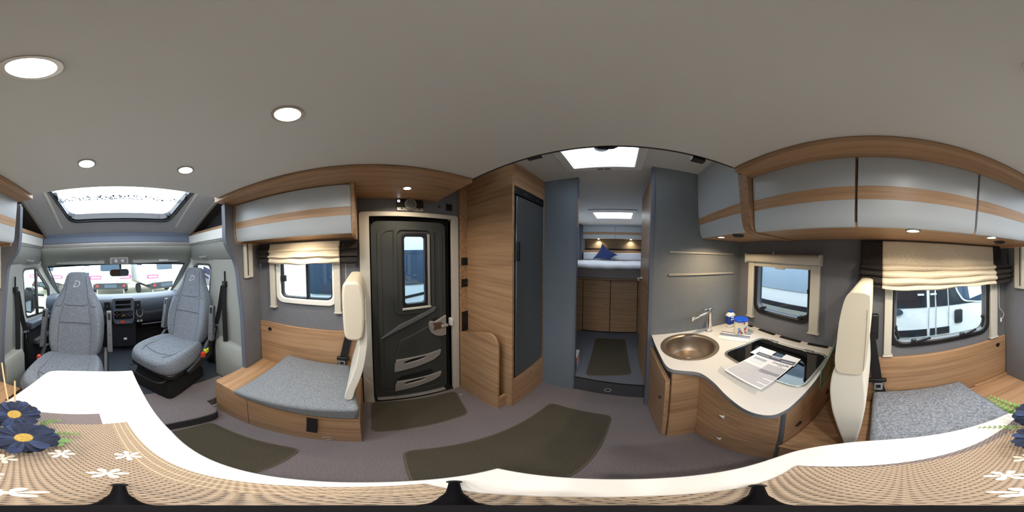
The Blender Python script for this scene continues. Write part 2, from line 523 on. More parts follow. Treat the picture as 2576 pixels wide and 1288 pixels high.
st(MB().strip([(x, y - .002, -1.284) for x, y in rearf], .008, .010, (0, 0, 1)).build('trim_1', 'black_matt'), 'thin black nosing strip along the bedroom step', 'trim')
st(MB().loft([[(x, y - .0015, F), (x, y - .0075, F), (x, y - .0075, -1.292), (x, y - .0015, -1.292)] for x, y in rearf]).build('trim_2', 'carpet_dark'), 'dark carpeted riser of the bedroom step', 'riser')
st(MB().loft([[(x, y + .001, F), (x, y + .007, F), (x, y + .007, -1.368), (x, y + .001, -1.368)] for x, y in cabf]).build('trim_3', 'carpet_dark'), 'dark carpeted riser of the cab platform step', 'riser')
# walls; the rearmost opening in each side wall serves an added bedroom window
st(sliced(MB(), 'x', WL, 1.02, -1.0, 4.1, F, .66, [(.41, .88, -.43, -.02), (-.785, -.095, -.565, .03), (2.75, 3.45, -.02, .42)]).build('wall_left', 'wall_grey', flat=True), 'dark grey side wall behind the kitchen and the bench', 'wall')
st(sliced(MB(), 'x', -1.19, WR, -.90, 4.1, F, .66, [(-.672, -.222, -.37, .02), (.034, .668, -1.462, .256), (2.75, 3.45, -.02, .42)]).build('wall_right', 'wall_grey', flat=True), 'dark grey side wall with the entrance door', 'wall')
st(B(-1.15, .98, 4.1, 4.14, F, .66).build('wall_rear', 'wall_grey', flat=True), 'grey end wall behind the bed', 'wall')
pr = smooth_line([(.587, .40), (.594, .222), (.599, .151), (.616, .075), (.681, -.01), (.706, -.07), (.727, -.247), (.747, -.494), (.758, -.782), (.76, -1.36)], 6)
o = MB().prism([(.98, .42), (.587, .42)] + pr + [(.98, -1.36)], 'y', -1.0, -.972).build('wall_front', 'wall_grey')
st(o, 'grey shaped bulkhead panel between bench and driver seat', 'wall')
MB().loft([[(x - .007, y, z), (x + .001, y, z)][::1] + [(x + .001, -1.004, z), (x - .007, -1.004, z)] for x, z in pr for y in (-.968,)]).build('edge_band', 'edge_blue', o)
pl = smooth_line([(-.77, .38), (-.77, .245), (-.768, .132), (-.79, .066), (-.855, -.03), (-.885, -.12), (-.902, -.29), (-.92, -.473), (-.925, -.72), (-.926, -1.36)], 6)
o = MB().prism([(-1.15, .392), (-.77, .392)] + pl + [(-1.15, -1.36)], 'y', -.90, -.872).build('wall_front', 'wall_grey')
st(o, 'grey shaped bulkhead panel between bench and passenger seat', 'wall')
MB().loft([[(x + .007, -.868, z), (x - .001, -.868, z), (x - .001, -.904, z), (x + .007, -.904, z)] for x, z in pl]).build('edge_band', 'edge_blue', o)
# blue grey bathroom front, sink wall
o = st(B(-1.15, -.366, 1.268, 1.298, F, .64).build('wall_bath', 'wall_greyblue'), 'blue grey washroom wall beside the fridge', 'wall')
B(-.366, -.352, 1.262, 1.304, F, .64).build('edge_band', 'edge_blue', o)
B(-.3525, -.346, 1.275, 1.292, .20, .44).build('warm_lit_edge', 'wood_y', o)  # warm light on the door edge, painted as a wood coloured strip
o = st(B(.216, .978, 1.08, 1.11, F, .64).build('wall_sink', 'wall_sinkgrey'), 'blue grey wall panel behind the sink', 'wall')
B(.194, .216, 1.074, 1.116, F, .64).build('edge_band', 'edge_blue', o)
# inner walls around the bedroom, cut out for the added side windows
st(sliced(MB(), 'x', -.97, -.95, 2.0, 4.1, F, .64, [(2.7, 3.5, -.06, .46)]).build('wall_bedroom', 'lining_blue', flat=True), 'blue grey bedroom wall left of the bed head', 'wall')
st(sliced(MB(), 'x', .56, .58, 1.7, 4.1, F, .64, [(2.7, 3.5, -.06, .46)]).build('wall_bedroom', 'lining_blue', flat=True), 'blue grey bedroom wall behind the open wooden door', 'wall')

# ------------------------------------------------------------------ ceilings
def ceil(mb): return mb
st(sliced(MB(), 'z', .64, .68, -1.19, 1.02, -.2, 4.14, [(-.33, .076, .70, 1.082), (-.45, .172, 2.53, 3.0)]).build('ceiling', 'ceiling_board', flat=True), 'white rear ceiling above the corridor and bed', 'ceiling')
bed = st(B(-.700, .440, -.870, .548, .42, .50).build('ceiling', 'ceiling_board', flat=True), 'pale grey underside of the lift bed with round downlights', 'ceiling')
B(-.700, .440, .548, .566, .424, .50).build('edge_strip', 'seal_dark', bed, bev=.003)
B(-.700, .440, -.878, -.870, .424, .50).build('edge_strip', 'seal_dark', bed, bev=.003)
MB().prism([(-.10, .0), (-.085, -.010), (-.06, -.012), (-.035, -.010), (-.02, .0)], 'y', .556, .574).xf(Matrix.Translation((0, 0, .430))).build('latch', 'black_plastic', bed)
B(.25, .305, .556, .585, .405, .43).build('latch', 'black_plastic', bed, bev=.004)
B(-.365, -.30, .556, .575, .416, .43).build('latch', 'seal_dark', bed, bev=.003)
# wooden soffits either side of the lift bed
sf = st(B(.441, .600, -.885, .545, .394, .420).build('trim_4', 'wood_y', bev=.002), 'wooden soffit board above the overhead cabinets by the kitchen', 'soffit')
B(.441, .975, -.885, .56, .421, .64).build('upper_fascia', 'wood_y', sf)
sd = st(B(WR, -.703, -.905, .548, .394, .420).build('trim_5', 'wood_y', bev=.002), 'wooden soffit board above the entrance door', 'soffit')
B(WR, -.703, -.905, .548, .421, .64).build('upper_fascia', 'wood_y', sd)

def spot(name, label, x, y, z, r, power, group=None, spread=150, col=(1, .84, .62)):
    t = thing(name, label, 'light', (x, y, z), 0, group)
    MB().lathe([(r * .98, -.0005), (r * 1.22, -.0005), (r * 1.22, .004), (r * .98, .004)], (x, y, z - .004), 28).build('ring', 'brushed', t)
    MB().lathe([(r * .97, 0), (r * .97, .003)], (x, y, z - .0035), 28).build('lens', 'led_warm', t)
    lamp('bulb', t, (x, y, z - .006), power, r * 1.7, col, spread)
    return t
GL = 'downlights in the lift bed underside'
for (x, y), lb in zip(((.0747, -.153), (-.327, -.153), (.076, -.616), (-.330, -.619)),
        ('ceiling downlight above the flower placemat on the table', 'ceiling downlight between table and entrance door bench', 'ceiling downlight ahead of the driver seat roof window corner', 'ceiling downlight ahead of the passenger seat')):
    spot('downlight', lb, x, y, .42, .030, 3.1, GL, 160, (1, .965, .91))
spot('downlight', 'downlight in the wooden soffit over the entrance door', -.925, .2535, .394, .022, 2.0)

# ------------------------------------------------------------------ overhead cabinets, kitchen side
def front_profile(zs): pass
KP = [(.539, .394), (.545, .32), (.550, .275), (.556, .220), (.561, .16), (.566, .132), (.576, .117)]
def door_from(profile, y0, y1, side, th=.018):
    m = MB(); rings = []
    inner = [(x + side * th, z) for x, z in profile]
    ring = [(x, z) for x, z in profile] + inner[::-1]
    return m.prism(ring, 'y', y0, y1)
def stripe_from(profile, z0, z1, y0, y1, side):
    def xa(z):
        for (xa_, za), (xb, zb) in zip(profile, profile[1:]):
            if zb <= z <= za: return xa_ + (xb - xa_) * (za - z) / (za - zb)
    pts = [(xa(z) - side * .0012, z) for z in (z1, (z0 + z1) / 2, z0)]
    return MB().prism(pts + [(x + side * .004, z) for x, z in pts[::-1]], 'y', y0, y1)
GK = 'overhead cabinets along the kitchen side'
for i, (y0, y1, lb) in enumerate(((.082, .532, 'white overhead cabinet with wood stripe, beside the wooden divider'), (-.386, .072, 'white overhead cabinet with wood stripe, in the middle of the row'), (-.862, -.396, 'white overhead cabinet with wood stripe, at the cab bulkhead'))):
    t = thing('overhead_cabinet', lb, 'cabinet', (.76, (y0 + y1) / 2, .117), 0, GK)
    MB().prism([(.566, .39), (.575, .25), (.59, .136), (.974, .136), (.974, .39)], 'y', y0 - .004, y1 + .004).build('body', 'wood_dark_y', t)
    d = door_from(KP, y0, y1, 1).build('door', 'white_lacquer', t, bev=.0015)
    stripe_from(KP, .217, .268, y0, y1, 1).build('stripe', 'wood_y', d)
    B(.578, .974, y0 - .005, y1 + .005, .118, .135).build('bottom_panel', 'wood_y', t)
t = st(MB().prism([(.539 + .02, .394), (.60, .10), (.974, .10), (.974, .394)], 'y', -.885, -.868).build('trim_6', 'wood_x', bev=.003), 'wooden end board of the overhead cabinets at the cab', 'end board')
DV = smooth_line([(.503, .42), (.508, .38), (.516, .33), (.526, .246), (.537, .185), (.548, .15), (.562, .126), (.588, .112), (.63, .108)], 5)
st(MB().prism(DV + [(.974, .108), (.974, .42)], 'y', .538, .598).build('trim_7', 'wood_dark_x', bev=.003), 'curved wooden divider between the overhead cabinets', 'divider')
t = thing('overhead_cabinet', 'tall white overhead cabinet with wood stripe above the sink', 'cabinet', (.76, .84, .117))
B(.58, .974, .60, 1.079, .136, .64).build('body', 'white_lacquer', t)
RA = [(.505, .606), (.509, .42), (.519, .33), (.528, .268), (.535, .217), (.548, .15), (.566, .120)]
RB = [(.528, .606), (.537, .413), (.543, .33), (.549, .268), (.556, .217), (.566, .15), (.582, .120)]
def two_end(a, b, y0, y1, th, side=1):
    return MB().loft([[(x, y0, z) for x, z in a] + [(x + th, y0, z) for x, z in a[::-1]], [(x, y1, z) for x, z in b] + [(x + th, y1, z) for x, z in b[::-1]]])
d = two_end(RA, RB, .60, 1.078, .018).build('door', 'white_lacquer', t, bev=.0015)
sl = slice(3, 5)
two_end([(x - .0015, z) for x, z in RA[sl]], [(x - .0015, z) for x, z in RB[sl]], .60, 1.078, .006).build('stripe', 'wood_y', d)
two_end([(.503, .64), (.504, .609)], [(.526, .64), (.527, .609)], .60, 1.078, .03).build('top_strip', 'white_lacquer', t)
B(.582, .974, .60, 1.079, .118, .135).build('bottom_panel', 'wood_y', t)
spot('cabinet_light', 'small spotlight under the overhead cabinet above the sink', .605, .86, .118, .021, 3.0, 'spotlights under the kitchen side cabinets', 150, (1, .76, .46))
spot('cabinet_light', 'small spotlight under the middle overhead cabinet', .612, -.136, .118, .024, 2.2, 'spotlights under the kitchen side cabinets', 150)
spot('cabinet_light', 'small spotlight under the overhead cabinet at the cab bulkhead', .600, -.508, .118, .022, 2.2, 'spotlights under the kitchen side cabinets', 150)
for x, y, lb in ((.61, .70, 'flat black sensor puck under the cabinet above the sink'), (.70, -.655, 'flat black sensor puck under the cabinet near the cab')):
    tag(MB().lathe([(.026, 0), (.034, .008), (.034, .0125)], (x, y, .1055), 24).build('sensor_puck', 'black_plastic'), lb, 'sensor')

# ------------------------------------------------------------------ overhead cabinet, door side
t = thing('overhead_cabinet', 'white overhead cabinet with wood stripe above the small window', 'cabinet', (-1.0, -.46, .10))
DP = [(-.866, .388), (-.861, .32), (-.859, .252), (-.859, .203), (-.862, .15), (-.868, .118), (-.877, .105)]
B(-1.149, -.885, -.872, -.068, .134, .392).build('body', 'wood_dark_y', t)
d = door_from(DP, -.862, -.067, -1).build('door', 'white_lacquer', t, bev=.0015)
stripe_from(DP, .203, .252, -.862, -.067, -1).build('stripe', 'wood_y', d)
MB().prism([(-.880, .126), (-1.149, .097), (-1.149, .130), (-.880, .132)], 'y', -.862, -.067).build('bottom_panel', 'wood_y', t)
MB().prism(smooth_line([(-.857, .393), (-.852, .25), (-.853, .16), (-.862, .108), (-.89, .090), (-.95, .086)], 4) + [(-1.149, .086), (-1.149, .393)], 'y', -.0655, -.0465).build('end_panel', 'wood_x', t, bev=.002)
MB().prism(smooth_line([(-.857, .393), (-.852, .25), (-.853, .16), (-.862, .108), (-.89, .090), (-.95, .086)], 4) + [(-1.149, .086), (-1.149, .393)], 'y', -.884, -.866).build('end_panel', 'wood_x', t, bev=.002)
spot('cabinet_light', 'small spotlight hidden behind the door lip above the roman blind', -.905, -.40, .1235, .020, 2.2, None, 165)

# ------------------------------------------------------------------ entrance door and its frame
t = thing('door_1', 'dark grey entrance door with narrow window and silver handle', 'door', (-1.15, .35, F), kind='structure')
oo = rrect(-.036, .730, -1.60, .288, .022); ii = rrect(.034, .668, -1.60, .256, .006)
oo = [(a, max(b, F)) for a, b in oo]; ii = [(a, max(b, F + .001)) for a, b in ii]
MB().ring(oo, ii, 'x', -1.19, -1.128).build('frame', 'cream_plastic', t, bev=.004)
B(-1.20, -1.13, .04, .668, F, -1.458).build('sill', 'black_plastic', t)
B(-1.185, -1.132, .06, .60, -1.458, -1.448).build('sill_plate', 'silver_plastic', t)
MB().ring(rrect(.02, .69, F, .27, .01), rrect(.075, .60, -1.41, .195, .05), 'x', -1.24, -1.20).build('gasket', 'black_matt', t)
gh = (.272, .462, -.424, .130)
lf = slab_poly(rrect(.045, .625, -1.44, .225, .05), rrect(*gh, .03), 'x', -1.20, -1.165, '', '').build('leaf', 'door_plastic', t)
# raised mouldings of the leaf
MB().ring(rrect(.085, .60, -1.42, .185, .07), rrect(.12, .565, -1.36, .15, .06), 'x', -1.168, -1.160).build('moulding', 'door_plastic', lf, bev=.004)
MB().ring(rrect(.205, .53, -.49, .185, .05), rrect(.235, .50, -.455, .155, .04), 'x', -1.166, -1.155).build('moulding', 'door_plastic', lf, bev=.005)
MB().prism([(.097, -.69), (.236, -.612), (.521, -.484), (.535, -.46), (.525, -.445), (.236, -.575), (.10, -.683)], 'x', -1.168, -1.148).build('rib', 'grey_plastic', lf, bev=.004)
MB().prism([(.20, -.88), (.245, -.72), (.50, -.60), (.56, -.74), (.60, -.86), (.565, -.875), (.20, -.96)], 'x', -1.168, -1.152).build('moulding', 'door_plastic', lf, bev=.006)
g0 = rrect(.268, .466, -.428, .134, .026); g1 = rrect(.287, .446, -.402, .110, .022)
MB().ring(g0, g1, 'x', -1.19, -1.157).build('window_seal', 'black_plastic', t, bev=.003)
MB().prism(rrect(.28, .455, -.41, .118, .02), 'x', -1.185, -1.181).build('window_pane', 'glass_tint', t)
B(-1.158, -1.145, .466, .484, -.437, .128).build('shade_rail', 'silver_plastic', t, bev=.002)
B(-1.158, -1.140, .262, .488, -.446, -.430).build('shade_bar', 'cream_plastic', t, bev=.003)
def pocket(z0):
    out = [(.190, z0), (.193, z0 + .09), (.206, z0 + .143), (.33, z0 + .150), (.45, z0 + .158), (.563, z0 + .180), (.566, z0 + .165), (.552, z0 + .118), (.50, z0 + .080), (.36, z0 + .035)]
    inn = [(.262, z0 + .088), (.264, z0 + .098), (.270, z0 + .118), (.32, z0 + .136), (.40, z0 + .145), (.442, z0 + .149), (.440, z0 + .140), (.425, z0 + .126), (.39, z0 + .112), (.32, z0 + .098)]
    p = MB().ring(out, inn, 'x', -1.150, -1.136).build('pocket_bar', 'silver_plastic', t, bev=.003)
    MB().prism([(.20, z0 + .01), (.21, z0 + .14), (.245, z0 + .19), (.49, z0 + .225), (.50, z0 + .09), (.36, z0 + .04)], 'x', -1.166, -1.155).build('pocket_recess', 'black_matt', p)
pocket(-1.055); pocket(-1.333)
hd = MB().prism([(.617, -.540), (.617, -.731), (.575, -.737), (.525, -.720), (.487, -.685), (.468, -.640), (.468, -.595), (.482, -.570), (.52, -.585)], 'x', -1.165, -1.140).build('handle_plate', 'silver_plastic', t, bev=.005)
MB().prism([(.495, -.588), (.565, -.592), (.590, -.615), (.565, -.655), (.50, -.660), (.510, -.625)], 'x', -1.1405, -1.137).build('handle_inset', 'smoke_glass', hd, bev=.002)
B(-1.15, -1.115, .565, .625, -.640, -.618).build('lever', 'silver_plastic', hd, bev=.006)
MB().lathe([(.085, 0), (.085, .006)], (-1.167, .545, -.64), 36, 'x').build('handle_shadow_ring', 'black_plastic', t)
B(-1.16, -1.118, .645, .672, -.645, -.575).build('striker', 'white_plastic', t, bev=.006)
# wall strip with switches right of the door
st(B(WR, -1.128, .745, .822, F, .64).build('trim_8', 'wood_x', bev=.002), 'narrow wooden wall strip with black switches', 'trim')
GS = 'black switches on the wooden strip by the entrance door'
for y0, y1, z0, z1, lb in ((.756, .818, -.122, -.058, 'plain black square wall switch above the socket'), (.756, .818, -.309, -.240, 'black square socket with a small silver pin'), (.758, .818, -.729, -.535, 'tall black rectangular switch plate')):
    q = thing('wall_switch', lb, 'switch', (-1.128, (y0 + y1) / 2, z0), 0, GS)
    B(-1.129, -1.120, y0, y1, z0, z1).build('plate', 'black_plastic', q, bev=.003)
    c = ((y0 + y1) / 2, (z0 + z1) / 2)
    if z1 - z0 < .1: B(-1.1205, -1.117, y0 + .008, y1 - .008, z0 + .008, z1 - .008).build('rocker', 'black_matt', q, bev=.002)
    else: MB().lathe([(.02, 0), (.02, .003)], (-1.1205, c[0], z0 + .045), 20, 'x').build('socket', 'black_matt', q)
    if 'silver' in lb: MB().lathe([(.004, 0), (.004, .003)], (-1.118, c[0] + .012, c[1]), 10, 'x').build('pin', 'chrome', q)
# heater control above the door
q = thing('control_panel', 'black and silver heater panel with round dial above the door', 'control panel', (-1.15, .33, .30))
B(-1.151, -1.138, .233, .432, .325, .389).build('display', 'black_plastic', q, bev=.002)
B(-1.151, -1.137, .233, .432, .300, .325).build('plate', 'silver_plastic', q, bev=.002)
dd = MB().lathe([(.046, 0), (.046, .014), (.041, .018), (.038, .018)], (-1.139, .332, .350), 32, 'x').build('dial', 'brushed', q)
MB().lathe([(.038, 0), (.038, .016), (.030, .019)], (-1.139, .332, .350), 32, 'x').build('dial_face', 'grey_plastic', dd)
MB().lathe([(.0095, 0), (.0095, .002)], (-1.1385, .247, .373), 16, 'x').build('indicator_ring', 'led_small', q)
MB().lathe([(.005, 0), (.005, .003)], (-1.1375, .247, .373), 12, 'x').build('indicator_dot', 'black_plastic', q)
for y in (.268, .40): MB().lathe([(.006, 0), (.006, .002)], (-1.1375, y, .316), 12, 'x').build('button', 'black_plastic', q)
tag(MB().lathe([(.010, 0), (.010, .004)], (-1.1505, .570, .357), 16, 'x').build('sensor_button', 'black_plastic'), 'small round black button above the door frame corner', 'button')
q = thing('wall_switch', 'dark square switch in the corner above the entrance door', 'switch', (-1.15, .655, .33))
B(-1.151, -1.141, .628, .683, .330, .388).build('plate', 'black_plastic', q, bev=.003)
B(-1.142, -1.138, .636, .675, .338, .380).build('rocker', 'black_matt', q, bev=.003)

# ------------------------------------------------------------------ fridge tower
t = thing('fridge_tower', 'tall wooden fridge housing with black framed grey fridge', 'cabinet', (-.9, 1.04, F))
B(-1.15, -.645, .82, .842, F, .64).build('side_panel', 'wood_x', t, bev=.002)
B(-1.14, -.70, .842, 1.262, F, .64).build('carcass', 'wood_dark_y', t)
B(-.70, -.648, .844, 1.246, .452, .64).build('top_panel', 'wood_y', t, bev=.002)
B(-.70, -.645, 1.248, 1.266, F, .64).build('side_strip', 'wood_y', t)
lp = B(-.70, -.648, .846, 1.246, F + .005, -1.072).build('lower_flap', 'wood_y', t, bev=.002)
MB().lathe([(.008, 0), (.008, .006), (.003, .008)], (-.648, 1.05, -1.125), 14, 'x').build('knob', 'chrome', lp)
fr = B(-.70, -.652, .842, 1.247, -1.07, .45).build('fridge_frame', 'black_plastic', t)
MB().rbox(-.66, -.640, .860, 1.236, -1.050, .378, .012, 3, 'x').build('fridge_door', 'silver_dark', t, bev=.004) if 'silver_dark' in MATS else None
cp = B(-.66, -.642, .845, 1.245, .388, .448).build('control_strip', 'black_plastic', t, bev=.003)
for i in range(3): B(-.643, -.6415, .95 + i * .016, .957 + i * .016, .414, .420).build('button', 'print_mid', cp)
B(-.643, -.6415, 1.13, 1.15, .414, .419).build('button', 'print_mid', cp)
B(-.642, -.622, .855, .880, -.07, .06).build('handle', 'black_plastic', t, bev=.006)
# shoe pocket flap in front of the tower
t = thing('shoe_pocket', 'low wooden pocket board with rounded corner beside the door', 'pocket', (-.92, .76, F))
pk = [(-1.128, F), (-.692, F), (-.690, -.68), (-.697, -.645), (-.715, -.615), (-.742, -.598), (-.775, -.594), (-1.128, -.728)]
fb = MB().prism(pk, 'y', .735, .751).build('front_board', 'wood_x', t, bev=.002)
B(-.712, -.692, .751, .82, F, -1.30).build('end_block', 'wood_y', t, bev=.002)
for nm, x, lb in (('a', -.923, 0),):
    MB().lathe([(.021, 0), (.026, 0), (.026, .004), (.021, .004)], (x, .7315, -1.452), 24, 'y').build('floor_light_ring', 'silver_plastic', fb)
tag(MB().lathe([(.021, 0), (.028, 0), (.028, .005), (.021, .005)], (-.07, 1.2290, -1.40), 26, 'y').build('step_light', 'silver_plastic'), 'round silver step light in the bedroom riser', 'light')
tag(MB().lathe([(.012, 0), (.012, .004), (.008, .007)], (-1.02, .67, F), 16).build('floor_stud', 'silver_plastic'), 'small silver stud in the carpet by the door frame', 'stud')
# ------------------------------------------------------------------ windows
# kitchen window
t = thing('window_1', 'kitchen window with black frame and raised cream roller blind', 'window', (WL, .64, -.51), kind='structure')
MB().ring(rrect(.398, .892, -.462, .0, .075), rrect(.425, .862, -.430, -.03, .06), 'x', .962, 1.03).build('frame', 'black_plastic', t, bev=.005)
MB().ring(rrect(.419, .868, -.438, -.025, .063), rrect(.430, .857, -.425, -.035, .058), 'x', .968, 1.000).build('inner_frame', 'frame_inner', t)
MB().prism(rrect(.415, .873, -.44, -.015, .06), 'x', 1.001, 1.005).build('pane', 'glass_clear', t)
for y in (.80, .475):
    l = MB().lathe([(.016, 0), (.016, .03)], (.950, y, -.415), 14, 'x').build('latch', 'black_plastic', t)
    MB().box(-.008, .008, -.055, .004, -.008, .008).xf(Matrix.Translation((.948, y, -.408)) @ Matrix.Rotation(R(-22), 4, 'X')).build('lever', 'black_plastic', l, bev=.003)
B(.955, .985, .418, .430, -.235, -.205).build('latch', 'black_plastic', t, bev=.003)
bl = thing('roller_blind', 'cream roller blind cassette with side rails round the kitchen window', 'blind', (WL, .64, -.51))
cs = MB().prism(smooth_line([(.975, .016), (.945, .018), (.922, .006), (.915, -.018), (.920, -.040), (.94, -.046)], 4) + [(.975, -.046)], 'y', .337, .953).build('cassette', 'cream_plastic', bl)
for y0, y1 in ((.332, .339), (.951, .958)): B(.912, .975, y0, y1, -.052, .020).build('cap', 'cream_plastic', cs, bev=.002)
for y0, y1 in ((.890, .950), (.345, .408)):
    B(.948, .975, y0, y1, -.508, -.046).build('rail', 'cream_plastic', bl, bev=.004)
    B(.943, .975, y0 - .006, y1 + .006, -.516, -.506).build('rail_end', 'cream_plastic', bl, bev=.002)
B(.952, .962, .408, .890, -.078, -.046).build('hem_bar', 'cream_plastic', bl, bev=.002)
B(.946, .964, .60, .68, -.088, -.074).build('grip', 'cream_plastic', bl, bev=.003)
MB().tube([(.95, .70, .015), (.95, .70, .035)], .007, 8).build('hook', 'cream_plastic', bl)
# dinette window
t = thing('window_2', 'dinette window with black frame and stay arms above the grey bench', 'window', (WL, -.44, -.58), kind='structure')
MB().ring(rrect(-.800, -.082, -.580, .05, .085), rrect(-.770, -.112, -.545, .02, .07), 'x', .962, 1.03).build('frame', 'black_plastic', t, bev=.005)
MB().ring(rrect(-.778, -.104, -.553, .03, .073), rrect(-.766, -.116, -.540, .015, .066), 'x', .968, 1.006).build('inner_frame', 'grey_plastic', t)
MB().prism(rrect(-.78, -.10, -.56, .03, .07), 'x', 1.007, 1.011).build('pane', 'glass_clear', t)
for y in (-.235, -.565):
    l = MB().lathe([(.019, 0), (.019, .03)], (.945, y, -.536), 14, 'x').build('latch', 'black_plastic', t)
    MB().box(-.008, .008, -.10, .0, -.008, .008).xf(Matrix.Translation((.945, y, -.532)) @ Matrix.Rotation(R(-14), 4, 'X')).build('lever', 'black_plastic', l, bev=.003)
for y in (-.122, -.752):
    a = MB().tube([(.992, y, -.06), (.992, y, -.44)], .006, 8).build('stay_arm', 'grey_plastic', t)
    MB().tube([(.985, y, -.43), (.980, y + (.0 if y < -.5 else -.01), -.47), (.985, y + (.01 if y < -.5 else -.02), -.52)], .009, 8).build('stay_grip', 'black_plastic', a)
    MB().ball((.99, y, -.435), .014, .014, .018).build('stay_knob', 'black_plastic', a)
bl = thing('roller_blind', 'cream blind rails either side of the dinette window', 'blind', (WL, -.45, -.64))
for y0, y1 in ((-.098, -.052), (-.868, -.802)):
    B(.945, .975, y0, y1, -.632, .06).build('rail', 'cream_plastic', bl, bev=.004)
    B(.940, .975, y0 - .008, y1 + .004, -.641, -.630).build('rail_end', 'cream_plastic', bl, bev=.002)
# small window on the door side
t = thing('window_3', 'small sliding window with white frame above the door side bench', 'window', (WR, -.45, -.39), kind='structure')
MB().ring(rrect(-.692, -.204, -.392, .04, .06), rrect(-.656, -.236, -.352, .01, .045), 'x', -1.19, -1.128).build('frame', 'white_plastic', t, bev=.006)
MB().ring(rrect(-.660, -.232, -.357, .015, .045), rrect(-.646, -.246, -.342, .0, .036), 'x', -1.188, -1.150).build('seal', 'black_plastic', t)
B(-1.186, -1.150, -.440, -.422, -.354, .01).build('mullion', 'black_plastic', t)
MB().prism(rrect(-.655, -.425, -.35, .01, .03), 'x', -1.180, -1.177).build('pane', 'glass_clear', t)
MB().prism(rrect(-.44, -.24, -.35, .01, .03), 'x', -1.174, -1.171).build('pane', 'glass_tint', t)
B(-1.152, -1.128, -.648, -.605, -.215, -.165).build('latch', 'black_plastic', t, bev=.004)
bl = thing('roller_blind', 'cream blind rails either side of the small sliding window', 'blind', (WR, -.46, -.44))
for y0, y1 in ((-.748, -.700), (-.222, -.175)):
    B(-1.15, -1.118, y0, y1, -.436, .06).build('rail', 'cream_plastic', bl, bev=.004)
    B(-1.15, -1.112, y0 - .003, y1 + .006, -.444, -.434).build('rail_end', 'cream_plastic', bl, bev=.002)
MB().tube([(-1.125, -.135, -.05), (-1.125, -.135, -.20), (-1.125, -.135, -.34)], .0018, 6).build('pull_cord', 'cream_plastic', bl)
# cab blackout cassettes on both bulkheads
q = thing('blackout_cassette', 'cream vertical cassette on the bulkhead by the small window', 'blind', (-.98, -.87, -.19))
B(-1.030, -.938, -.872, -.842, -.178, .10).build('case', 'cream_plastic', q, bev=.008)
B(-.966, -.958, -.8425, -.838, -.155, .095).build('slot', 'seal_dark', q)
q = thing('blackout_cassette', 'cream vertical cassette on the bulkhead by the driver seat', 'blind', (.80, -.97, -.21))
B(.752, .842, -.972, -.940, -.210, .112).build('case', 'cream_plastic', q, bev=.008)
B(.775, .783, -.9405, -.936, -.185, .107).build('slot', 'seal_dark', q)

# roman curtains
def roman(name, label, xw, side, prof, spans, zs, seed, sag):
    """prof: (depth, z) fold line; spans: (y0, y1, material, part name)"""
    q = thing(name, label, 'curtain', (xw, (spans[0][0] + spans[-1][1]) / 2, zs))
    rnd = random.Random(seed)
    ph = [rnd.uniform(0, 6.28) for _ in range(8)]
    Y0, Y1 = spans[0][0], spans[-1][1]
    line = smooth_line(prof, 5)
    for y0, y1, mt, nm, dx in spans:
        def fn(u, v, y0=y0, y1=y1, dx=dx):
            y = y0 + (y1 - y0) * u
            k = v * (len(line) - 1); i = min(int(k), len(line) - 2); f = k - i
            d = line[i][0] * (1 - f) + line[i + 1][0] * f; z = line[i][1] * (1 - f) + line[i + 1][1] * f
            w = (y - Y0) / (Y1 - Y0); low = min(1, max(0, (prof[0][1] - z) / (prof[0][1] - zs)))
            d += dx + low * .006 * math.sin(w * 9 + ph[0]) + .003 * math.sin(w * 23 + ph[1] + v * 9)
            z += low * (sag * (1 - (2 * w - 1) ** 2) * -1 + .004 * math.sin(w * 11 + ph[2] + v * 14) + .0025 * math.sin(w * 27 + ph[3] + v * 5))
            return (xw - side * d, y, z)
        MB().grid(fn, max(6, int((y1 - y0) * 70)), (len(line) - 1)).build(nm, mt, q, solid=.003, recalc=False)
    return q
KF = [(.018, .108), (.022, .05), (.026, -.005), (.030, -.022), (.062, -.035), (.050, -.052), (.034, -.050), (.068, -.072), (.056, -.092), (.036, -.086), (.074, -.112), (.060, -.130), (.040, -.122), (.066, -.150), (.050, -.158)]
roman('roman_curtain', 'raised cream roman curtain with dark borders above the dinette window', .944, 1, KF,
      ((-.955, -.795, 'curtain_dark', 'border', .004), (-.80, -.032, 'curtain_cream', 'panel', 0), (-.036, .092, 'curtain_dark', 'border', -.006)), -.158, 3, .010)
DF = [(.016, .084), (.020, .06), (.030, .045), (.050, .030), (.034, .016), (.040, -.002), (.060, -.016), (.038, -.024), (.046, -.036), (.052, -.058), (.040, -.066)]
roman('roman_curtain', 'raised cream roman curtain with dark borders above the sliding window', -1.117, -1, DF,
      ((-.826, -.722, 'curtain_dark', 'border', .002), (-.726, -.168, 'curtain_cream', 'panel', 0), (-.172, -.050, 'curtain_dark', 'border', -.008)), -.066, 5, .006)
# loose cord beside the dinette window
c = thing('blind_cord', 'thin white pull cord with bead beside the dinette window', 'cord', (.95, -.90, -.51))
MB().tube(smooth_line([(.936, -.872, -.18), (.936, -.876, -.36), (.936, -.90, -.40), (.936, -.925, -.44), (.936, -.905, -.475), (.936, -.885, -.46)], 6), .0018, 6).build('cord', 'white_plastic', c)
MB().tube([(.936, -.895, -.468), (.936, -.894, -.50)], [.005, .007], 8).build('bead', 'white_plastic', c)

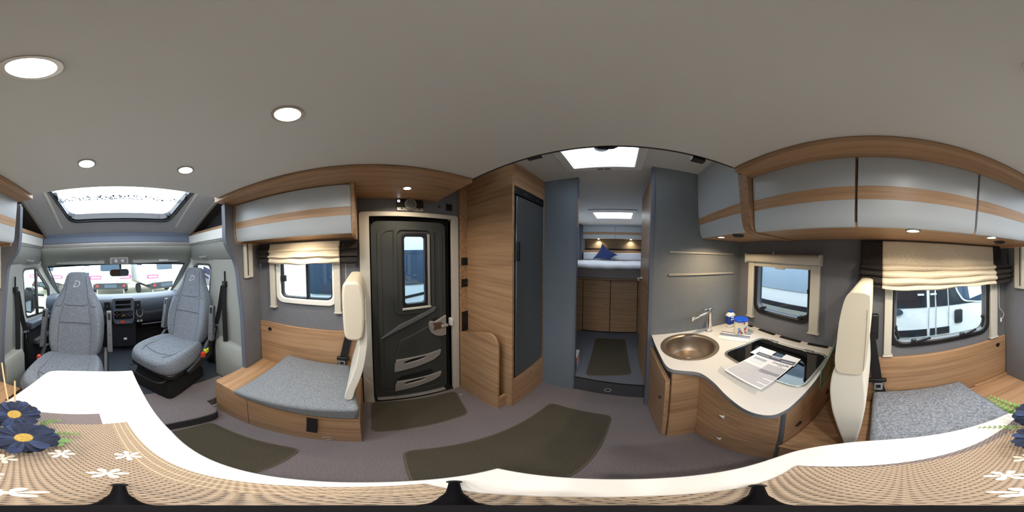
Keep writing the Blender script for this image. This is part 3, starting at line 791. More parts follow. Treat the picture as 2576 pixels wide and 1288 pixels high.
# ------------------------------------------------------------------ door side bench
t = thing('bench', 'wooden bench box with grey cushion beside the entrance door', 'bench', (-.89, -.47, F))
MB().prism(rrect(-1.148, -.655, -.868, -.045, .001, 1), 'z', F, -1.062).build('box', 'wood_y', t)
MB().prism([(-1.148, -.868), (-1.148, -.045), (-.640, -.045), (-.640, -.875), (-.645, -.892), (-.66, -.900), (-.93, -.90), (-.93, -.868)], 'z', -1.062, -1.042).build('top_board', 'wood_x', t, bev=.004)
B(-.656, -.640, -.613, -.046, F, -1.063).build('front_panel', 'wood_y', t, bev=.0015)
B(-.656, -.640, -.895, -.617, F, -1.063).build('front_panel', 'wood_y', t, bev=.0015)
MB().lathe([(.020, 0), (.027, 0), (.027, .005), (.020, .005)], (-.640, -.19, -1.435), 24, 'x').build('floor_light_ring', 'silver_plastic', t)
B(-1.0, -.985, -.0455, -.040, -.95, -.925).build('end_socket', 'black_plastic', t)
t = st(B(-1.149, -1.130, -.868, -.048, -1.041, -.600).build('trim_9', 'wood_y', bev=.003), 'wooden back panel behind the door side bench', 'panel')
tag(MB().lathe([(.017, 0), (.017, .005), (.012, .006)], (-1.130, -.768, -.665), 20, 'x').build('outlet_cap', 'black_plastic'), 'round black socket cap in the door side bench panel', 'socket')
tag(MB().lathe([(.004, 0), (.004, .004)], (-1.130, -.236, -.69), 10, 'x').build('screw_cap', 'brushed'), 'tiny metal screw cap in the door side bench panel', 'screw')
def cushion(name, lab, cat, tops, bots, mt, group=None):
    """tops/bots: four corners, order FL FR RR RL"""
    q = thing(name, lab, cat, bots[0])
    def rows(c, n, inset):
        g = []
        for j in range(n + 1):
            for i in range(n + 1):
                u, v = i / n, j / n
                a = Vector(c[0]).lerp(Vector(c[1]), u); b = Vector(c[3]).lerp(Vector(c[2]), u)
                g.append(a.lerp(b, v))
        return g
    n = 10
    tp = rows(tops, n, 0); bt = rows(bots, n, 0)
    tp = [p + Vector((0, 0, .014 * (1 - (2 * (k % (n + 1)) / n - 1) ** 4) * (1 - (2 * (k // (n + 1)) / n - 1) ** 4))) for k, p in enumerate(tp)]
    m = MB(); N = n + 1
    fs = [(j * N + i, j * N + i + 1, (j + 1) * N + i + 1, (j + 1) * N + i) for j in range(n) for i in range(n)]
    m.add(tp + bt, fs + [tuple(k + N * N for k in f[::-1]) for f in fs])
    edge = [i for i in range(N)] + [j * N + n for j in range(1, N)] + [n * N + i for i in range(n - 1, -1, -1)] + [j * N for j in range(n - 1, 0, -1)]
    o_ = 0
    for k in range(len(edge)):
        a, b = edge[k], edge[(k + 1) % len(edge)]
        m.f.append([a, b, b + N * N, a + N * N])
    o = m.build('cover', mt, q, bev=.022, seg=3)
    loop = [tops[0], tops[1], tops[2], tops[3]]
    return q
cushion('seat_cushion', 'grey wedge seat cushion lying on the door side bench', 'cushion',
        [(-.603, -.690, -.986), (-.612, -.040, -.885), (-1.105, -.115, -.912), (-1.105, -.600, -.878)],
        [(-.612, -.690, -1.041), (-.625, -.046, -1.041), (-1.105, -.115, -1.041), (-1.105, -.600, -1.041)], 'bench_cloth')
q = thing('strap', 'short black strap hanging below the door side cushion', 'strap', (-.634, -.25, -1.32))
MB().strip([(-.632, -.247, -1.08), (-.632, -.250, -1.2), (-.630, -.255, -1.315)], .048, .004, (1, 0, 0)).build('webbing', 'belt', q)
# fold-up backrests
def backrest(name, label, s, xe, xf, yo, prof_top, prof_low, zb):
    q = thing(name, label, 'backrest', (xe, yo, zb))
    return q
q = thing('backrest', 'cream leather headrest post folded up beside the entrance door', 'backrest', (-.75, -.06, -.90))
hp = smooth_line([(-.030, -.128), (-.012, -.165), (-.006, -.25), (-.010, -.35), (-.022, -.395), (-.055, -.405), (-.085, -.395), (-.096, -.36), (-.100, -.25), (-.100, -.165), (-.090, -.128), (-.06, -.122)], 4, True)
MB().prism(hp, 'x', -1.05, -.665).build('head_block', 'leather_cream', q, bev=.012, seg=3)
lw = smooth_line([(-.002, -.30), (.002, -.42), (-.012, -.55), (-.032, -.66), (-.060, -.78), (-.076, -.868), (-.108, -.865), (-.098, -.78), (-.070, -.66), (-.048, -.55), (-.036, -.45), (-.03, -.38)], 4, True)
MB().prism(lw, 'x', -1.05, -.685).build('lower_pad', 'leather_white', q, bev=.010, seg=3)
# ------------------------------------------------------------------ kitchen side bench
t = thing('bench', 'wooden bench box with coarse grey cushion between kitchen and cab', 'bench', (.70, -.37, F))
MB().prism([(.432, .248), (.432, -.78), (.60, -.78), (.60, -.968), (.950, -.968), (.950, .248)], 'z', F, -1.135).build('box', 'wood_y', t)
MB().prism([(.420, .248), (.420, -.785), (.59, -.785), (.59, -.970), (.951, -.970), (.951, .248)], 'z', -1.135, -1.118).build('top_board', 'wood_y', t, bev=.003)
B(.94, .974, -.97, -.66, -1.135, -1.10).build('rear_ledge', 'wood_y', t, bev=.003)
st(B(.952, .974, -.960, .247, -1.117, -.655).build('trim_10', 'wood_y', bev=.003), 'wooden back panel behind the kitchen side bench', 'panel')
tag(MB().lathe([(.018, 0), (.018, .005), (.012, .006)], (.947, -.874, -.724), 20, 'x').build('outlet_cap', 'black_plastic'), 'round black socket cap in the kitchen side bench panel', 'socket')
cushion('seat_cushion', 'coarse grey seat cushion on the kitchen side bench', 'cushion',
        [(.40, -.002, -.985), (.40, -.575, -.985), (.948, -.540, -.975), (.948, -.002, -.975)],
        [(.42, -.002, -1.117), (.42, -.575, -1.117), (.948, -.540, -1.117), (.948, -.002, -1.117)], 'bench_cloth_coarse')
q = thing('backrest', 'large cream leather backrest between kitchen counter and table', 'backrest', (.65, .06, -1.1))
hp = smooth_line([(.016, -.116), (.015, -.20), (.018, -.30), (.026, -.375), (.040, -.402), (.075, -.406), (.104, -.400), (.114, -.35), (.110, -.26), (.106, -.20), (.098, -.15), (.088, -.115), (.074, -.100), (.045, -.098), (.022, -.103)], 4, True)
MB().prism(hp, 'x', .470, .862).build('head_block', 'leather_cream', q, bev=.014, seg=3)
lw = smooth_line([(.034, -.36), (.026, -.43), (.020, -.52), (.018, -.60), (.022, -.70), (.027, -.82), (.033, -.94), (.040, -1.06), (.065, -1.08), (.070, -1.03), (.082, -.92), (.100, -.78), (.116, -.66), (.126, -.54), (.126, -.46), (.118, -.40), (.10, -.36)], 4, True)
MB().prism(lw, 'x', .478, .86).build('lower_pad', 'leather_white', q, bev=.012, seg=3)
MB().tube([(.4685, .022, -.15), (.4685, .024, -.25), (.4685, .028, -.38)], .0012, 5).build('stitching', 'cream_plastic', q)
# seat belts of the benches
def belt(name, label, path, w, up, buckle=None, ax=None):
    q = thing(name, label, 'seat belt', path[-1])
    MB().strip(smooth_line(path, 5), w, .003, up).build('webbing', 'belt', q)
    return q
q = belt('seat_belt', 'black seat belt behind the door side backrest', [(-1.105, -.105, -.56), (-1.105, -.133, -.66), (-1.105, -.168, -.84), (-1.105, -.19, -.93)], .052, (1, 0, 0))
MB().rbox(-1.116, -1.094, -.215, -.125, -.858, -.832, .010, 4, 'x').build('stopper', 'black_plastic', q, bev=.003)
MB().ring(rrect(-.205, -.155, -.925, -.868, .006), rrect(-.192, -.168, -.910, -.882, .004), 'x', -1.112, -1.100).build('tongue', 'chrome', q)
B(-1.112, -1.104, -.21, -.15, -.935, -.895).build('tongue_base', 'black_plastic', q, bev=.003)
q = belt('seat_belt', 'black seat belt beside the cream backrest on the kitchen side', [(.93, .03, -.46), (.93, .018, -.52), (.93, -.006, -.70), (.93, -.028, -.88), (.93, -.05, -.985)], .055, (1, 0, 0))
MB().rbox(.918, .944, -.075, .028, -.858, -.832, .010, 4, 'x').build('stopper', 'black_plastic', q, bev=.003)
MB().ring(rrect(-.055, -.005, -.945, -.868, .006), rrect(-.043, -.017, -.925, -.888, .004), 'x', .922, .934).build('tongue', 'chrome', q)
B(.935, .974, -.02, .045, -.50, -.33).build('reel_cover', 'black_plastic', q, bev=.008)
# ------------------------------------------------------------------ kitchen
ZC = -.605
t = thing('sink_unit', 'wooden kitchen unit under the sink with its drawer slightly open', 'cabinet', (.60, .87, F))
B(.240, .972, .67, 1.076, F, ZC - .16).build('body', 'wood_x', t)
B(.240, .972, .67, .686, ZC - .159, ZC - .031).build('front_rail', 'wood_x', t); B(.240, .250, .687, 1.076, ZC - .159, ZC - .031).build('side_rail', 'gap_dark', t)
d = B(.214, .236, .684, 1.066, -1.455, -.715).build('drawer', 'wood_y', t, bev=.002)
B(.2138, .2365, .684, 1.066, -.7155, -.711).build('top_edge', 'wood_y', d)
MB().lathe([(.010, 0), (.010, .012)], (.203, .745, -.94), 14, 'x').build('knob', 'black_plastic', d)
t = thing('drawer_unit', 'wooden kitchen drawer unit with curved fronts and chrome knobs', 'cabinet', (.68, .46, F))
fc = smooth_line([(.377, .668), (.384, .56), (.396, .44), (.428, .262)], 5)
MB().prism([(x + .016, y) for x, y in fc] + [(.972, .262), (.972, .668)], 'z', F, ZC - .031).build('body', 'gap_dark', t)
for z0, z1, kz in ((-.894, -.642, None), (-1.167, -.900, -.935), (-1.470, -1.173, -1.285)):
    d = MB().loft([[(x, y, z0), (x + .016, y, z0), (x + .016, y, z1), (x, y, z1)] for x, y in fc]).build('drawer', 'wood_y', t, bev=.0015)
    if kz:
        MB().lathe([(.006, 0), (.006, -.008), (.017, -.012), (.013, -.018)], (.391, .48, kz), 16, 'x').build('knob', 'rail_metal', d)
        MB().tube([(.374, .465, kz), (.374, .495, kz)], .006, 8).build('knob_bar', 'chrome', d)
B(.452, .972, .249, .262, F, ZC - .031).build('end_panel', 'wood_x', t, bev=.001)
B(.436, .450, .252, .262, F, ZC - .031).build('end_gap', 'seam', t)
for x, z in ((.54, -.965), (.885, -.98)):
    MB().prism(ellipse(x, z, .022, .018, 20), 'y', .243, .250).build('end_socket', 'black_plastic', t)
# worktop
out = [(.972, 1.076), (.222, 1.076), (.218, .95), (.216, .76)] + smooth_line([(.216, .76), (.219, .700), (.236, .664), (.272, .640), (.318, .612), (.340, .575), (.345, .50), (.330, .40), (.319, .31), (.326, .258), (.350, .228), (.40, .218)], 4)[1:] + [(.62, .222), (.83, .234), (.972, .243)]
SKC = (.412, .868); SKR = .163
# the top slab with a round opening for the bowl: bridge rings by angle
t = thing('worktop', 'white kitchen worktop with wavy front edge', 'worktop', (.6, .65, ZC - .03))
def slab_with_hole(outline, c, r, z0, z1, nm, mt, par):
    bm = bmesh.new()
    me = bpy.data.meshes.new(nm)
    def face_loop(z):
        vo = [bm.verts.new((x, y, z)) for x, y in outline]
        vi = [bm.verts.new((c[0] + r * math.cos(2 * PI * i / 40), c[1] + r * math.sin(2 * PI * i / 40), z)) for i in range(40)]
        eo = [bm.edges.new((vo[i], vo[(i + 1) % len(vo)])) for i in range(len(vo))]
        ei = [bm.edges.new((vi[i], vi[(i + 1) % 40])) for i in range(40)]
        bmesh.ops.triangle_fill(bm, use_beauty=True, use_dissolve=False, edges=eo + ei)
        return vo, vi
    a = face_loop(z0); b = face_loop(z1)
    for p, q in zip(a, b):
        n = len(p)
        for i in range(n): bm.faces.new((p[i], p[(i + 1) % n], q[(i + 1) % n], q[i]))
    bmesh.ops.recalc_face_normals(bm, faces=bm.faces)
    bm.to_mesh(me); bm.free()
    me.transform(Matrix.Translation(-ORG[par.name]))
    me.materials.append(MATS[mt])
    o = bpy.data.objects.new(nm, me); COL.objects.link(o); o.parent = par; ORG[o.name] = ORG[par.name]
    return o
slab_with_hole(out, SKC, SKR - .004, ZC - .024, ZC, 'top', 'white_top', t)
MB().loft([[(x - .0, y, ZC - .030), (x, y, ZC - .003), (x - nx * .004, y - ny * .004, ZC - .003), (x - nx * .004, y - ny * .004, ZC - .030)] for (x, y), (nx, ny) in
           [((p[0], p[1]), (lambda d: (d[1] / max(1e-6, math.hypot(*d)), -d[0] / max(1e-6, math.hypot(*d))))((out[min(i + 1, len(out) - 1)][0] - out[i - 1][0], out[min(i + 1, len(out) - 1)][1] - out[i - 1][1]))) for i, p in enumerate(out) if 1 <= i]]).build('edge_band', 'edge_blue', t)
GV = 'dark vent slots along the back of the worktop'
for y0, y1, lb in ((.885, .935, 'short dark vent slot in the worktop corner behind the tin'), (.665, .82, 'dark vent slot in the worktop under the kitchen window, next to the tin'), (.46, .622, 'dark vent slot in the worktop midway behind the hob'), (.275, .412, 'dark vent slot in the worktop next to the glass splash guard')):
    tag(MB().rbox(.942, .971, y0, y1, ZC, ZC + .002, .010).build('vent_slot', 'black_matt'), lb, 'vent', GV)
# round sink
t = thing('sink', 'round brushed steel sink bowl in the white worktop', 'sink', (SKC[0], SKC[1], ZC - .13))
MB().lathe([(SKR - .006, -.004), (SKR + .012, .0), (SKR + .010, .004), (SKR - .004, .0045), (SKR - .013, .001), (SKR - .020, -.004), (SKR - .026, -.03), (SKR - .032, -.085), (SKR - .052, -.112), (SKR - .09, -.120), (.03, -.124), (.028, -.126), (.001, -.126)], (SKC[0], SKC[1], ZC), 48, cap=False).build('bowl', 'steel_sink', t)
MB().lathe([(.026, .001), (.020, .003), (.001, .003)], (SKC[0], SKC[1], ZC - .127), 24, cap=False).build('drain', 'chrome', t)
# tap
t = thing('tap', 'chrome mixer tap with a long flat spout over the sink', 'tap', (.628, 1.012, ZC))
MB().lathe([(.026, 0), (.026, .006), (.021, .010), (.020, .15), (.022, .165), (.022, .196), (.018, .205)], (.628, 1.012, ZC), 24).build('body', 'chrome', t)
MB().loft([[(x, y + w, ZC + h - .012), (x, y + w, ZC + h + .010), (x, y - w, ZC + h + .010), (x, y - w, ZC + h - .012)] for x, y, w, h in ((.63, 1.012, .018, .178), (.54, .985, .015, .168), (.455, .96, .014, .158))]).build('spout', 'chrome', t, bev=.005)
MB().tube([(.468, .964, ZC + .150), (.468, .964, ZC + .140)], .011, 14).build('aerator', 'chrome', t)
MB().loft([[(x, y + .014, ZC + h), (x, y + .014, ZC + h + .008), (x, y - .014, ZC + h + .008), (x, y - .014, ZC + h)] for x, y, h in ((.63, 1.012, .200), (.575, .995, .200), (.565, .992, .196))]).build('lever', 'chrome', t, bev=.003)
# hob
t = thing('hob', 'black glass covered gas hob set into the worktop', 'hob', (.69, .475, ZC))
MB().ring(rrect(.522, .862, .238, .706, .05, 6), rrect(.534, .850, .250, .694, .042, 6), 'z', ZC, ZC + .008).build('rim', 'brushed', t, bev=.002)
MB().prism(rrect(.532, .852, .248, .696, .043, 6), 'z', ZC, ZC + .005).build('cover_glass', 'hob_glass', t)
for y in (.36, .60): B(.842, .866, y - .03, y + .03, ZC + .004, ZC + .012).build('hinge', 'brushed', t, bev=.002)
t = thing('splash_guard', 'upright clear glass splash guard at the end of the worktop', 'glass', (.80, .213, -.72))
SG = round_poly([(.645, -.718), (.650, -.540), (.955, -.500), (.96, -.70)], .02, 4)
MB().prism(SG, 'y', .211, .215).build('sheet', 'glass_lid', t)
MB().tube([(x, .213, z) for x, z in SG], .0022, 6, closed=True).build('edge', 'glass_edge', t)
# papers on the hob
def sheet(nm, label, c, z, mt='paper', grp=None):
    q = thing(nm, label, 'paper', (sum(p[0] for p in c) / 4, sum(p[1] for p in c) / 4, z), 0, grp)
    MB().prism(c, 'z', z, z + .0012).build('page', mt, q)
    return q
zp = ZC + .009
sheet('paper_card', 'blank white card under the price sheet towards the sink', [(.743, .618), (.748, .505), (.66, .50), (.645, .607)], zp, grp='white cards on the hob')
sheet('paper_card', 'blank white card under the price sheet towards the splash guard', [(.755, .446), (.748, .355), (.665, .350), (.67, .444)], zp, grp='white cards on the hob')
ps = [(.691, .577), (.712, .358), (.433, .349), (.431, .553)]
q = sheet('price_sheet', 'printed price sheet with dark heading lying across the hob', ps, zp + .002)
def pp(u, v):   # u across 0..1, v down 0..1
    a = Vector(ps[0]).lerp(Vector(ps[1]), u); b = Vector(ps[3]).lerp(Vector(ps[2]), u); return tuple(a.lerp(b, v))
def patch(nm, u0, u1, v0, v1, mt):
    return MB().prism([pp(u0, v0), pp(u1, v0), pp(u1, v1), pp(u0, v1)], 'z', zp + .0032, zp + .0036).build(nm, mt, q)
patch('heading_bar', .0, 1, .03, .155, 'print_grey')
for u0, u1, v in ((.40, .62, .055), (.68, .97, .095)): 
    MB().prism([pp(u0, v), pp(u1, v), pp(u1, v + .014), pp(u0, v + .014)], 'z', zp + .0036, zp + .004).build('heading_line', 'paper', q)
for i in range(10): patch('text_line', .52, .98, .33 + i * .030, .345 + i * .030, 'print_mid')
for i in range(17): patch('text_line', .02, .98 - .2 * (i % 5 == 3), .53 + i * .026, .542 + i * .026, 'print_mid')
patch('logo_block', .08, .42, .23, .31, 'print_light'); patch('logo_block', .05, .42, .345, .355, 'print_light'); patch('logo_block', .05, .42, .41, .42, 'print_light')
def on_page(u, v, s):
    a = Vector(pp(u, v)); dx = (Vector(pp(1, v)) - Vector(pp(0, v))).normalized(); dy = Vector((-dx.y, dx.x))
    return Matrix(((dx.x, dy.x, 0, a.x), (dx.y, dy.y, 0, a.y), (0, 0, 1, zp + .0038), (0, 0, 0, 1)))
text_mesh('lettering', 'Dethleffs', .024, 'print_grey', q, on_page(.76, .23, 1), .0003)
for v in (.265, .29): patch('text_line', .72, .84, v, v + .010, 'print_mid')
patch('heading_block', .06, .36, .075, .12, 'print_mid').location.z = .0006
tag(MB().prism([(.445, .600), (.430, .36), (.402, .345), (.405, .567)], 'z', ZC + .0005, ZC + .001).build('clear_sleeve', 'glass_sleeve'), 'clear plastic sleeve edge sticking out below the price sheet', 'sleeve')
# bottle, tin, towel
bx, by = .822, 1.005
t = thing('bottle', 'blue and white square bottle with blue cap in the worktop corner', 'bottle', (bx, by, ZC))
MB().loft([[(x, y, ZC + h) for x, y in rrect(bx - w, bx + w, by - w * .75, by + w * .75, .008, 3)] for w, h in ((.030, 0), (.034, .004), (.034, .105), (.030, .118), (.018, .132), (.014, .136))]).build('body', 'white_plastic', t)
MB().loft([[(x, y, ZC + h) for x, y in rrect(bx - .0345, bx + .0345, by - .0262, by + .0262, .008, 3)] for h in (.030, .104)]).build('label', 'label_blue', t)
MB().loft([[(x, y, ZC + h) for x, y in rrect(bx - .0346, bx + .0346, by - .0263, by + .0263, .008, 3)] for h in (.008, .032)]).build('label', 'label_cream', t)
MB().lathe([(.016, 0), (.016, .018), (.013, .021)], (bx, by, ZC + .134), 20).build('cap', 'cap_blue', t)
B(bx - .012, bx + .014, by - .0275, by - .0262, ZC + .088, ZC + .100).build('lettering', 'paper', t)
B(bx - .016, bx + .018, by - .0275, by - .0262, ZC + .070, ZC + .078).build('lettering', 'paper', t)
tx, ty = .802, .858
t = thing('tin', 'cream tin with round blue lid and coloured print on the towel', 'tin', (tx, ty, ZC + .006))
zt = ZC + .0075
MB().lathe([(.048, 0), (.050, .002), (.050, .110)], (tx, ty, zt), 36).build('body', 'label_cream', t)
MB().lathe([(.053, 0), (.053, .010), (.050, .013), (.047, .0115), (.001, .0115)], (tx, ty, zt + .108), 36).build('lid', 'cap_blue', t)
for a, z, r, m_ in ((215, .05, .014, 'label_sky'), (222, .034, .012, 'label_red'), (212, .022, .012, 'label_sky'), (265, .05, .013, 'label_red'), (272, .062, .011, 'label_sky'), (262, .036, .010, 'print_light'), (268, .02, .010, 'label_red'), (256, .098, .008, 'label_red'), (236, .02, .009, 'print_grey')):
    c = Vector((tx + .0500 * math.cos(R(a)), ty + .0500 * math.sin(R(a)), zt + z))
    n_ = Vector((math.cos(R(a)), math.sin(R(a)), 0)); sdv = Vector((-n_.y, n_.x, 0))
    ring_ = [[tuple(c + n_ * h + sdv * r * .8 * math.cos(2 * PI * i / 12) + Vector((0, 0, r * math.sin(2 * PI * i / 12)))) for i in range(12)] for h in (-.002, .0006)]
    MB().loft(ring_).build('print', m_, t)
tw = [(.71, .958), (.837, .793), (.741, .713), (.616, .881)]
t = thing('towel', 'folded white tea towel with grey blue stripes on the worktop', 'towel', (.73, .84, ZC))
def tq(u, v, z):
    a = Vector(tw[0]).lerp(Vector(tw[1]), u); b = Vector(tw[3]).lerp(Vector(tw[2]), u); c = a.lerp(b, v); return (c.x, c.y, z)
MB().loft([[tq(u, v, ZC + .0005), tq(u, v, ZC + .006 + .0015 * math.sin(9 * v + 5 * u))] for v in [i / 12 for i in range(13)] for u in (0,)], cap=False, closed=False) 
def layer(v0, v1, h0, h1, nm, mt, par):
    m = MB()
    m.loft([[tq(0, v, h0)] + [tq(u / 8, v, h1 + .0012 * math.sin(7 * v + u)) for u in range(9)] + [tq(1, v, h0)] for v in [v0 + (v1 - v0) * i / 8 for i in range(9)]])
    return m.build(nm, mt, par, bev=.001)
fold = layer(0, 1, ZC + .0003, ZC + .006, 'fold', 'towel_white', t)
for v0, v1 in ((.06, .14), (.30, .37), (.41, .44), (.49, .57)): layer(v0, v1, ZC + .004, ZC + .0085, 'stripe', 'towel_blue', fold)
# rails on the sink wall
for z, lb in ((.010, 'thin metal hanging rail, the upper one on the sink wall'), (-.147, 'thin metal hanging rail, the lower one on the sink wall')):
    q = thing('hanging_rail', lb, 'rail', (.61, 1.075, z))
    B(.330, .888, 1.069, 1.080, z - .006, z - .002).build('lip', 'rail_metal', q); B(.330, .888, 1.072, 1.080, z + .001, z + .005).build('lip', 'rail_metal', q)
    B(.330, .888, 1.076, 1.080, z - .006, z + .005).build('back', 'seal_dark', q)
# ------------------------------------------------------------------ table with placemats
t = thing('dinette_table', 'white dinette table on a single leg', 'table', (.12, -.38, F))
tb = [(-.124, .132), (-.120, -.05), (-.128, -.18), (-.136, -.40), (-.124, -.70), (-.112, -.918)] + smooth_line([(-.112, -.918), (.10, -.922), (.25, -.905), (.325, -.880), (.354, -.835), (.368, -.74), (.382, -.60), (.387, -.35), (.385, -.12), (.372, .0), (.340, .070), (.29, .118), (.22, .136), (.10, .137)], 5)[1:]
MB().prism(tb, 'z', T - .030, T).build('top', 'white_top', t, bev=.003)
MB().loft([[(x, y, T - .027), (x, y, T - .004)] for x, y in [(a * 1.0, b) for a, b in tb] + [tb[0]]], cap=False, closed=False).xf(Matrix.Identity(4)).build('edge_band', 'edge_blue', t, solid=.002)
MB().lathe([(.045, -.70), (.045, 0)], (.14, -.45, T - .031), 24).build('leg', 'silver_plastic', t)
MB().lathe([(.13, 0), (.13, .012), (.06, .03), (.05, .035)], (.14, -.45, F + .0005), 28).build('foot', 'silver_plastic', t)
q = thing('placemat', 'dark woven placemat, the lower of two on the table', 'placemat', (.2, -.25, T))
MB().prism([(.048, -.542), (.372, -.488), (.212, .085), (-.06, .02)], 'z', T + .0003, T + .0024).build('weave', 'weave_dark', q)
q = thing('placemat', 'light brown woven placemat with white flowers on the table', 'placemat', (.1, -.2, T))
MB().prism([(-.034, -.481), (.325, -.428), (.208, .086), (-.105, .028)], 'z', T + .0026, T + .0050).build('weave', 'weave_light', q)
for k in range(3):
    a0 = Vector((-.034, -.481)); a1 = Vector((-.105, .028)); n_ = Vector((1, .14)).normalized()
    p0 = a0 + n_ * (.007 + .015 * k); p1 = a1 + n_ * (.007 + .015 * k)
    MB().strip([(p0.x, p0.y + .003, T + .0053), (p1.x, p1.y - .003, T + .0053)], .0018, .0012).build('stitch_line', 'hem_thread', q)
e0, e1, e2, e3 = Vector((-.034, -.481)), Vector((-.105, .028)), Vector((-.062, .034)), Vector((.011, -.475))
MB().prism([tuple(e0), tuple(e1), tuple(e2), tuple(e3)], 'z', T + .0048, T + .0053).build('hem', 'weave_hem', q)
def felt_flower(x, y, r, rot):
    m = MB()
    for k in range(6):
        a = rot + k * PI / 3
        pts = []
        for i in range(12):
            th = 2 * PI * i / 12
            u = .62 * r + .40 * r * math.cos(th); v = .21 * r * math.sin(th) * (1 + .25 * math.cos(th))
            pts.append((x + u * math.cos(a) - v * math.sin(a), y + u * math.sin(a) + v * math.cos(a)))
        m.prism(pts, 'z', T + .0053, T + .0068)
    m.prism([(x + .27 * r * math.cos(2 * PI * i / 12), y + .27 * r * math.sin(2 * PI * i / 12)) for i in range(12)], 'z', T + .0050, T + .0056)
    return m
for i, (x, y) in enumerate(((.098, -.287), (-.014, -.286), (.019, -.199), (.172, -.222), (.070, -.090), (.137, -.140))):
    felt_flower(x, y, .0245, .2 + i * .37).build('felt_flower', 'felt_white', q)
# flower arrangement
t = thing('flower_arrangement', 'blue artificial daisies with fern leaves and two wooden sticks on the placemat', 'flowers', (.24, -.37, T + .005))
MB().lathe([(.030, 0), (.034, .004), (.034, .035), (.028, .042)], (.245, -.37, T + .0052), 24).build('pot', 'white_plastic', t)
def daisy(c, nrm, r, seed):
    rnd = random.Random(seed)
    zax = Vector(nrm).normalized(); xax = zax.orthogonal().normalized(); yax = zax.cross(xax)
    C_ = Vector(c)
    h = MB().lathe([(.001, .006), (.010, .007), (.018, .006), (.023, .001), (.022, -.006), (.012, -.010)], (0, 0, 0), 20, cap=False)
    mx = Matrix(((xax.x, yax.x, zax.x, C_.x), (xax.y, yax.y, zax.y, C_.y), (xax.z, yax.z, zax.z, C_.z), (0, 0, 0, 1)))
    fl = h.xf(mx).build('flower_head', 'flower_heart', t)
    n = 19
    for ly in range(2):
        for k in range(n):
            a = 2 * PI * (k + .5 * ly) / n + rnd.uniform(-.05, .05); L = r * rnd.uniform(.90, 1.04) * (1 - .10 * ly); w = .0128 * rnd.uniform(.85, 1.15)
            dr = rnd.uniform(-.018, .010) - .006 * ly; tw_ = rnd.uniform(-.5, .5)
            def fn(u, v, a=a, L=L, w=w, dr=dr, tw_=tw_, ly=ly):
                rad = .017 + (L - .017) * v
                ww = w * (.30 + .70 * math.sin(PI * .5 * min(1, v * 1.5))) * (1 if v < .80 else math.sqrt(max(.02, 1 - ((v - .80) / .21) ** 2)))
                s = (u - .5) * 2 * ww
                zz = .003 - .007 * ly + .010 * math.sin(PI * v * .9) * .6 + dr * v * v + s * tw_ * v + .35 * abs(s) * .5
                return tuple(mx @ Vector((rad * math.cos(a) - s * math.sin(a), rad * math.sin(a) + s * math.cos(a), zz)))
            MB().grid(fn, 2, 10).build('petal', 'flower_blue_dark' if ly else ('flower_blue' if k % 3 else 'flower_blue_light'), fl, recalc=False)
    return mx
c1 = (.262, -.392, -.645); c2 = (.178, -.298, -.655)
daisy(c1, (-.30, .42, .85), .072, 1); daisy(c2, (-.12, .22, .96), .072, 2)
for c in (c1, c2):
    MB().tube(smooth_line([(.245, -.37, T + .03), (.5 * (.245 + c[0]), .5 * (-.37 + c[1]), T + .06), (c[0] + .004, c[1] - .004, c[2] - .008)], 5), .003, 7).build('stem', 'leaf_green', t)
for p0, p1 in (((.262, -.385, -.690), (.414, -.534, -.484)), ((.250, -.378, -.690), (.325, -.493, -.532))):
    MB().tube([p0, p1], .0032, 8).build('stick', 'stick_wood', t)
def frond(p0, p1, up, n, ln, nm='fern_leaf'):
    p0, p1 = Vector(p0), Vector(p1); d = (p1 - p0); u = Vector(up); sd = d.normalized().cross(u).normalized()
    path = [p0.lerp(p1, i / 8) + u * .012 * math.sin(PI * i / 8) for i in range(9)]
    st_ = MB().tube(path, .0014, 5).build('fern_stem', 'leaf_green', t)
    for k in range(n):
        f = .18 + .80 * k / (n - 1); c = p0.lerp(p1, f) + u * .012 * math.sin(PI * f); L = ln * (1.05 - .6 * f)
        for s in (-1, 1):
            e = c + (sd * s * .75 + d.normalized() * .75).normalized() * L
            m_ = (c + e) / 2; w = u.cross(e - c).normalized() * L * .21
            MB().add([tuple(c), tuple(m_ + w + u * .002), tuple(e), tuple(m_ - w + u * .002)], [(0, 1, 2, 3)]).build('leaflet', 'leaf_green', st_, solid=.0006, recalc=False)
frond((.30, -.40, -.68), (.440, -.372, -.640), (-.3, .5, .8), 8, .046)
frond((.27, -.35, -.72), (.352, -.262, -.715), (0, 0, 1), 8, .022)
frond((.20, -.40, -.71), (.150, -.445, -.700), (0, 0, 1), 7, .022)
frond((.17, -.36, -.72), (.088, -.392, -.722), (0, 0, 1), 7, .024)
for cx, cy in ((.118, -.322), (.110, -.345)):
    MB().prism(ellipse(cx, cy, .017, .012, 14), 'z', -.715, -.7135).build('round_leaf', 'leaf_green', t)
# camera tripod standing on the table
t = thing('mini_tripod', 'small black camera tripod standing on the placemat', 'tripod', (.005, -.01, T + .005))
DN = LEAN @ Vector((0, 0, -1)); DN /= -DN.z                 # the stand leans with the camera it carries
def dn(z): return DN * -z
MB().tube([dn(-.40), dn(-.46), dn(-.48), dn(-.66), dn(-.70)], [.016, .016, .020, .020, .014], 20).build('column', 'tripod_black', t)
for fx, fy in ((.009, -.142), (-.100, .054), (.106, .062)):
    h_ = dn(-.690); f_ = Vector((fx, fy, T + .0125))
    lg = MB().tube(smooth_line([tuple(h_), tuple(h_.lerp(f_, .5) + Vector((0, 0, .004))), tuple(f_)], 5), [.0075] * 3 + [.006] * 3 + [.0048] * 5, 10).build('leg', 'tripod_black', t)
    MB().ball((fx, fy, T + .0115), .0072, .0072, .0062, 14, 8).build('rubber_foot', 'black_matt', lg)
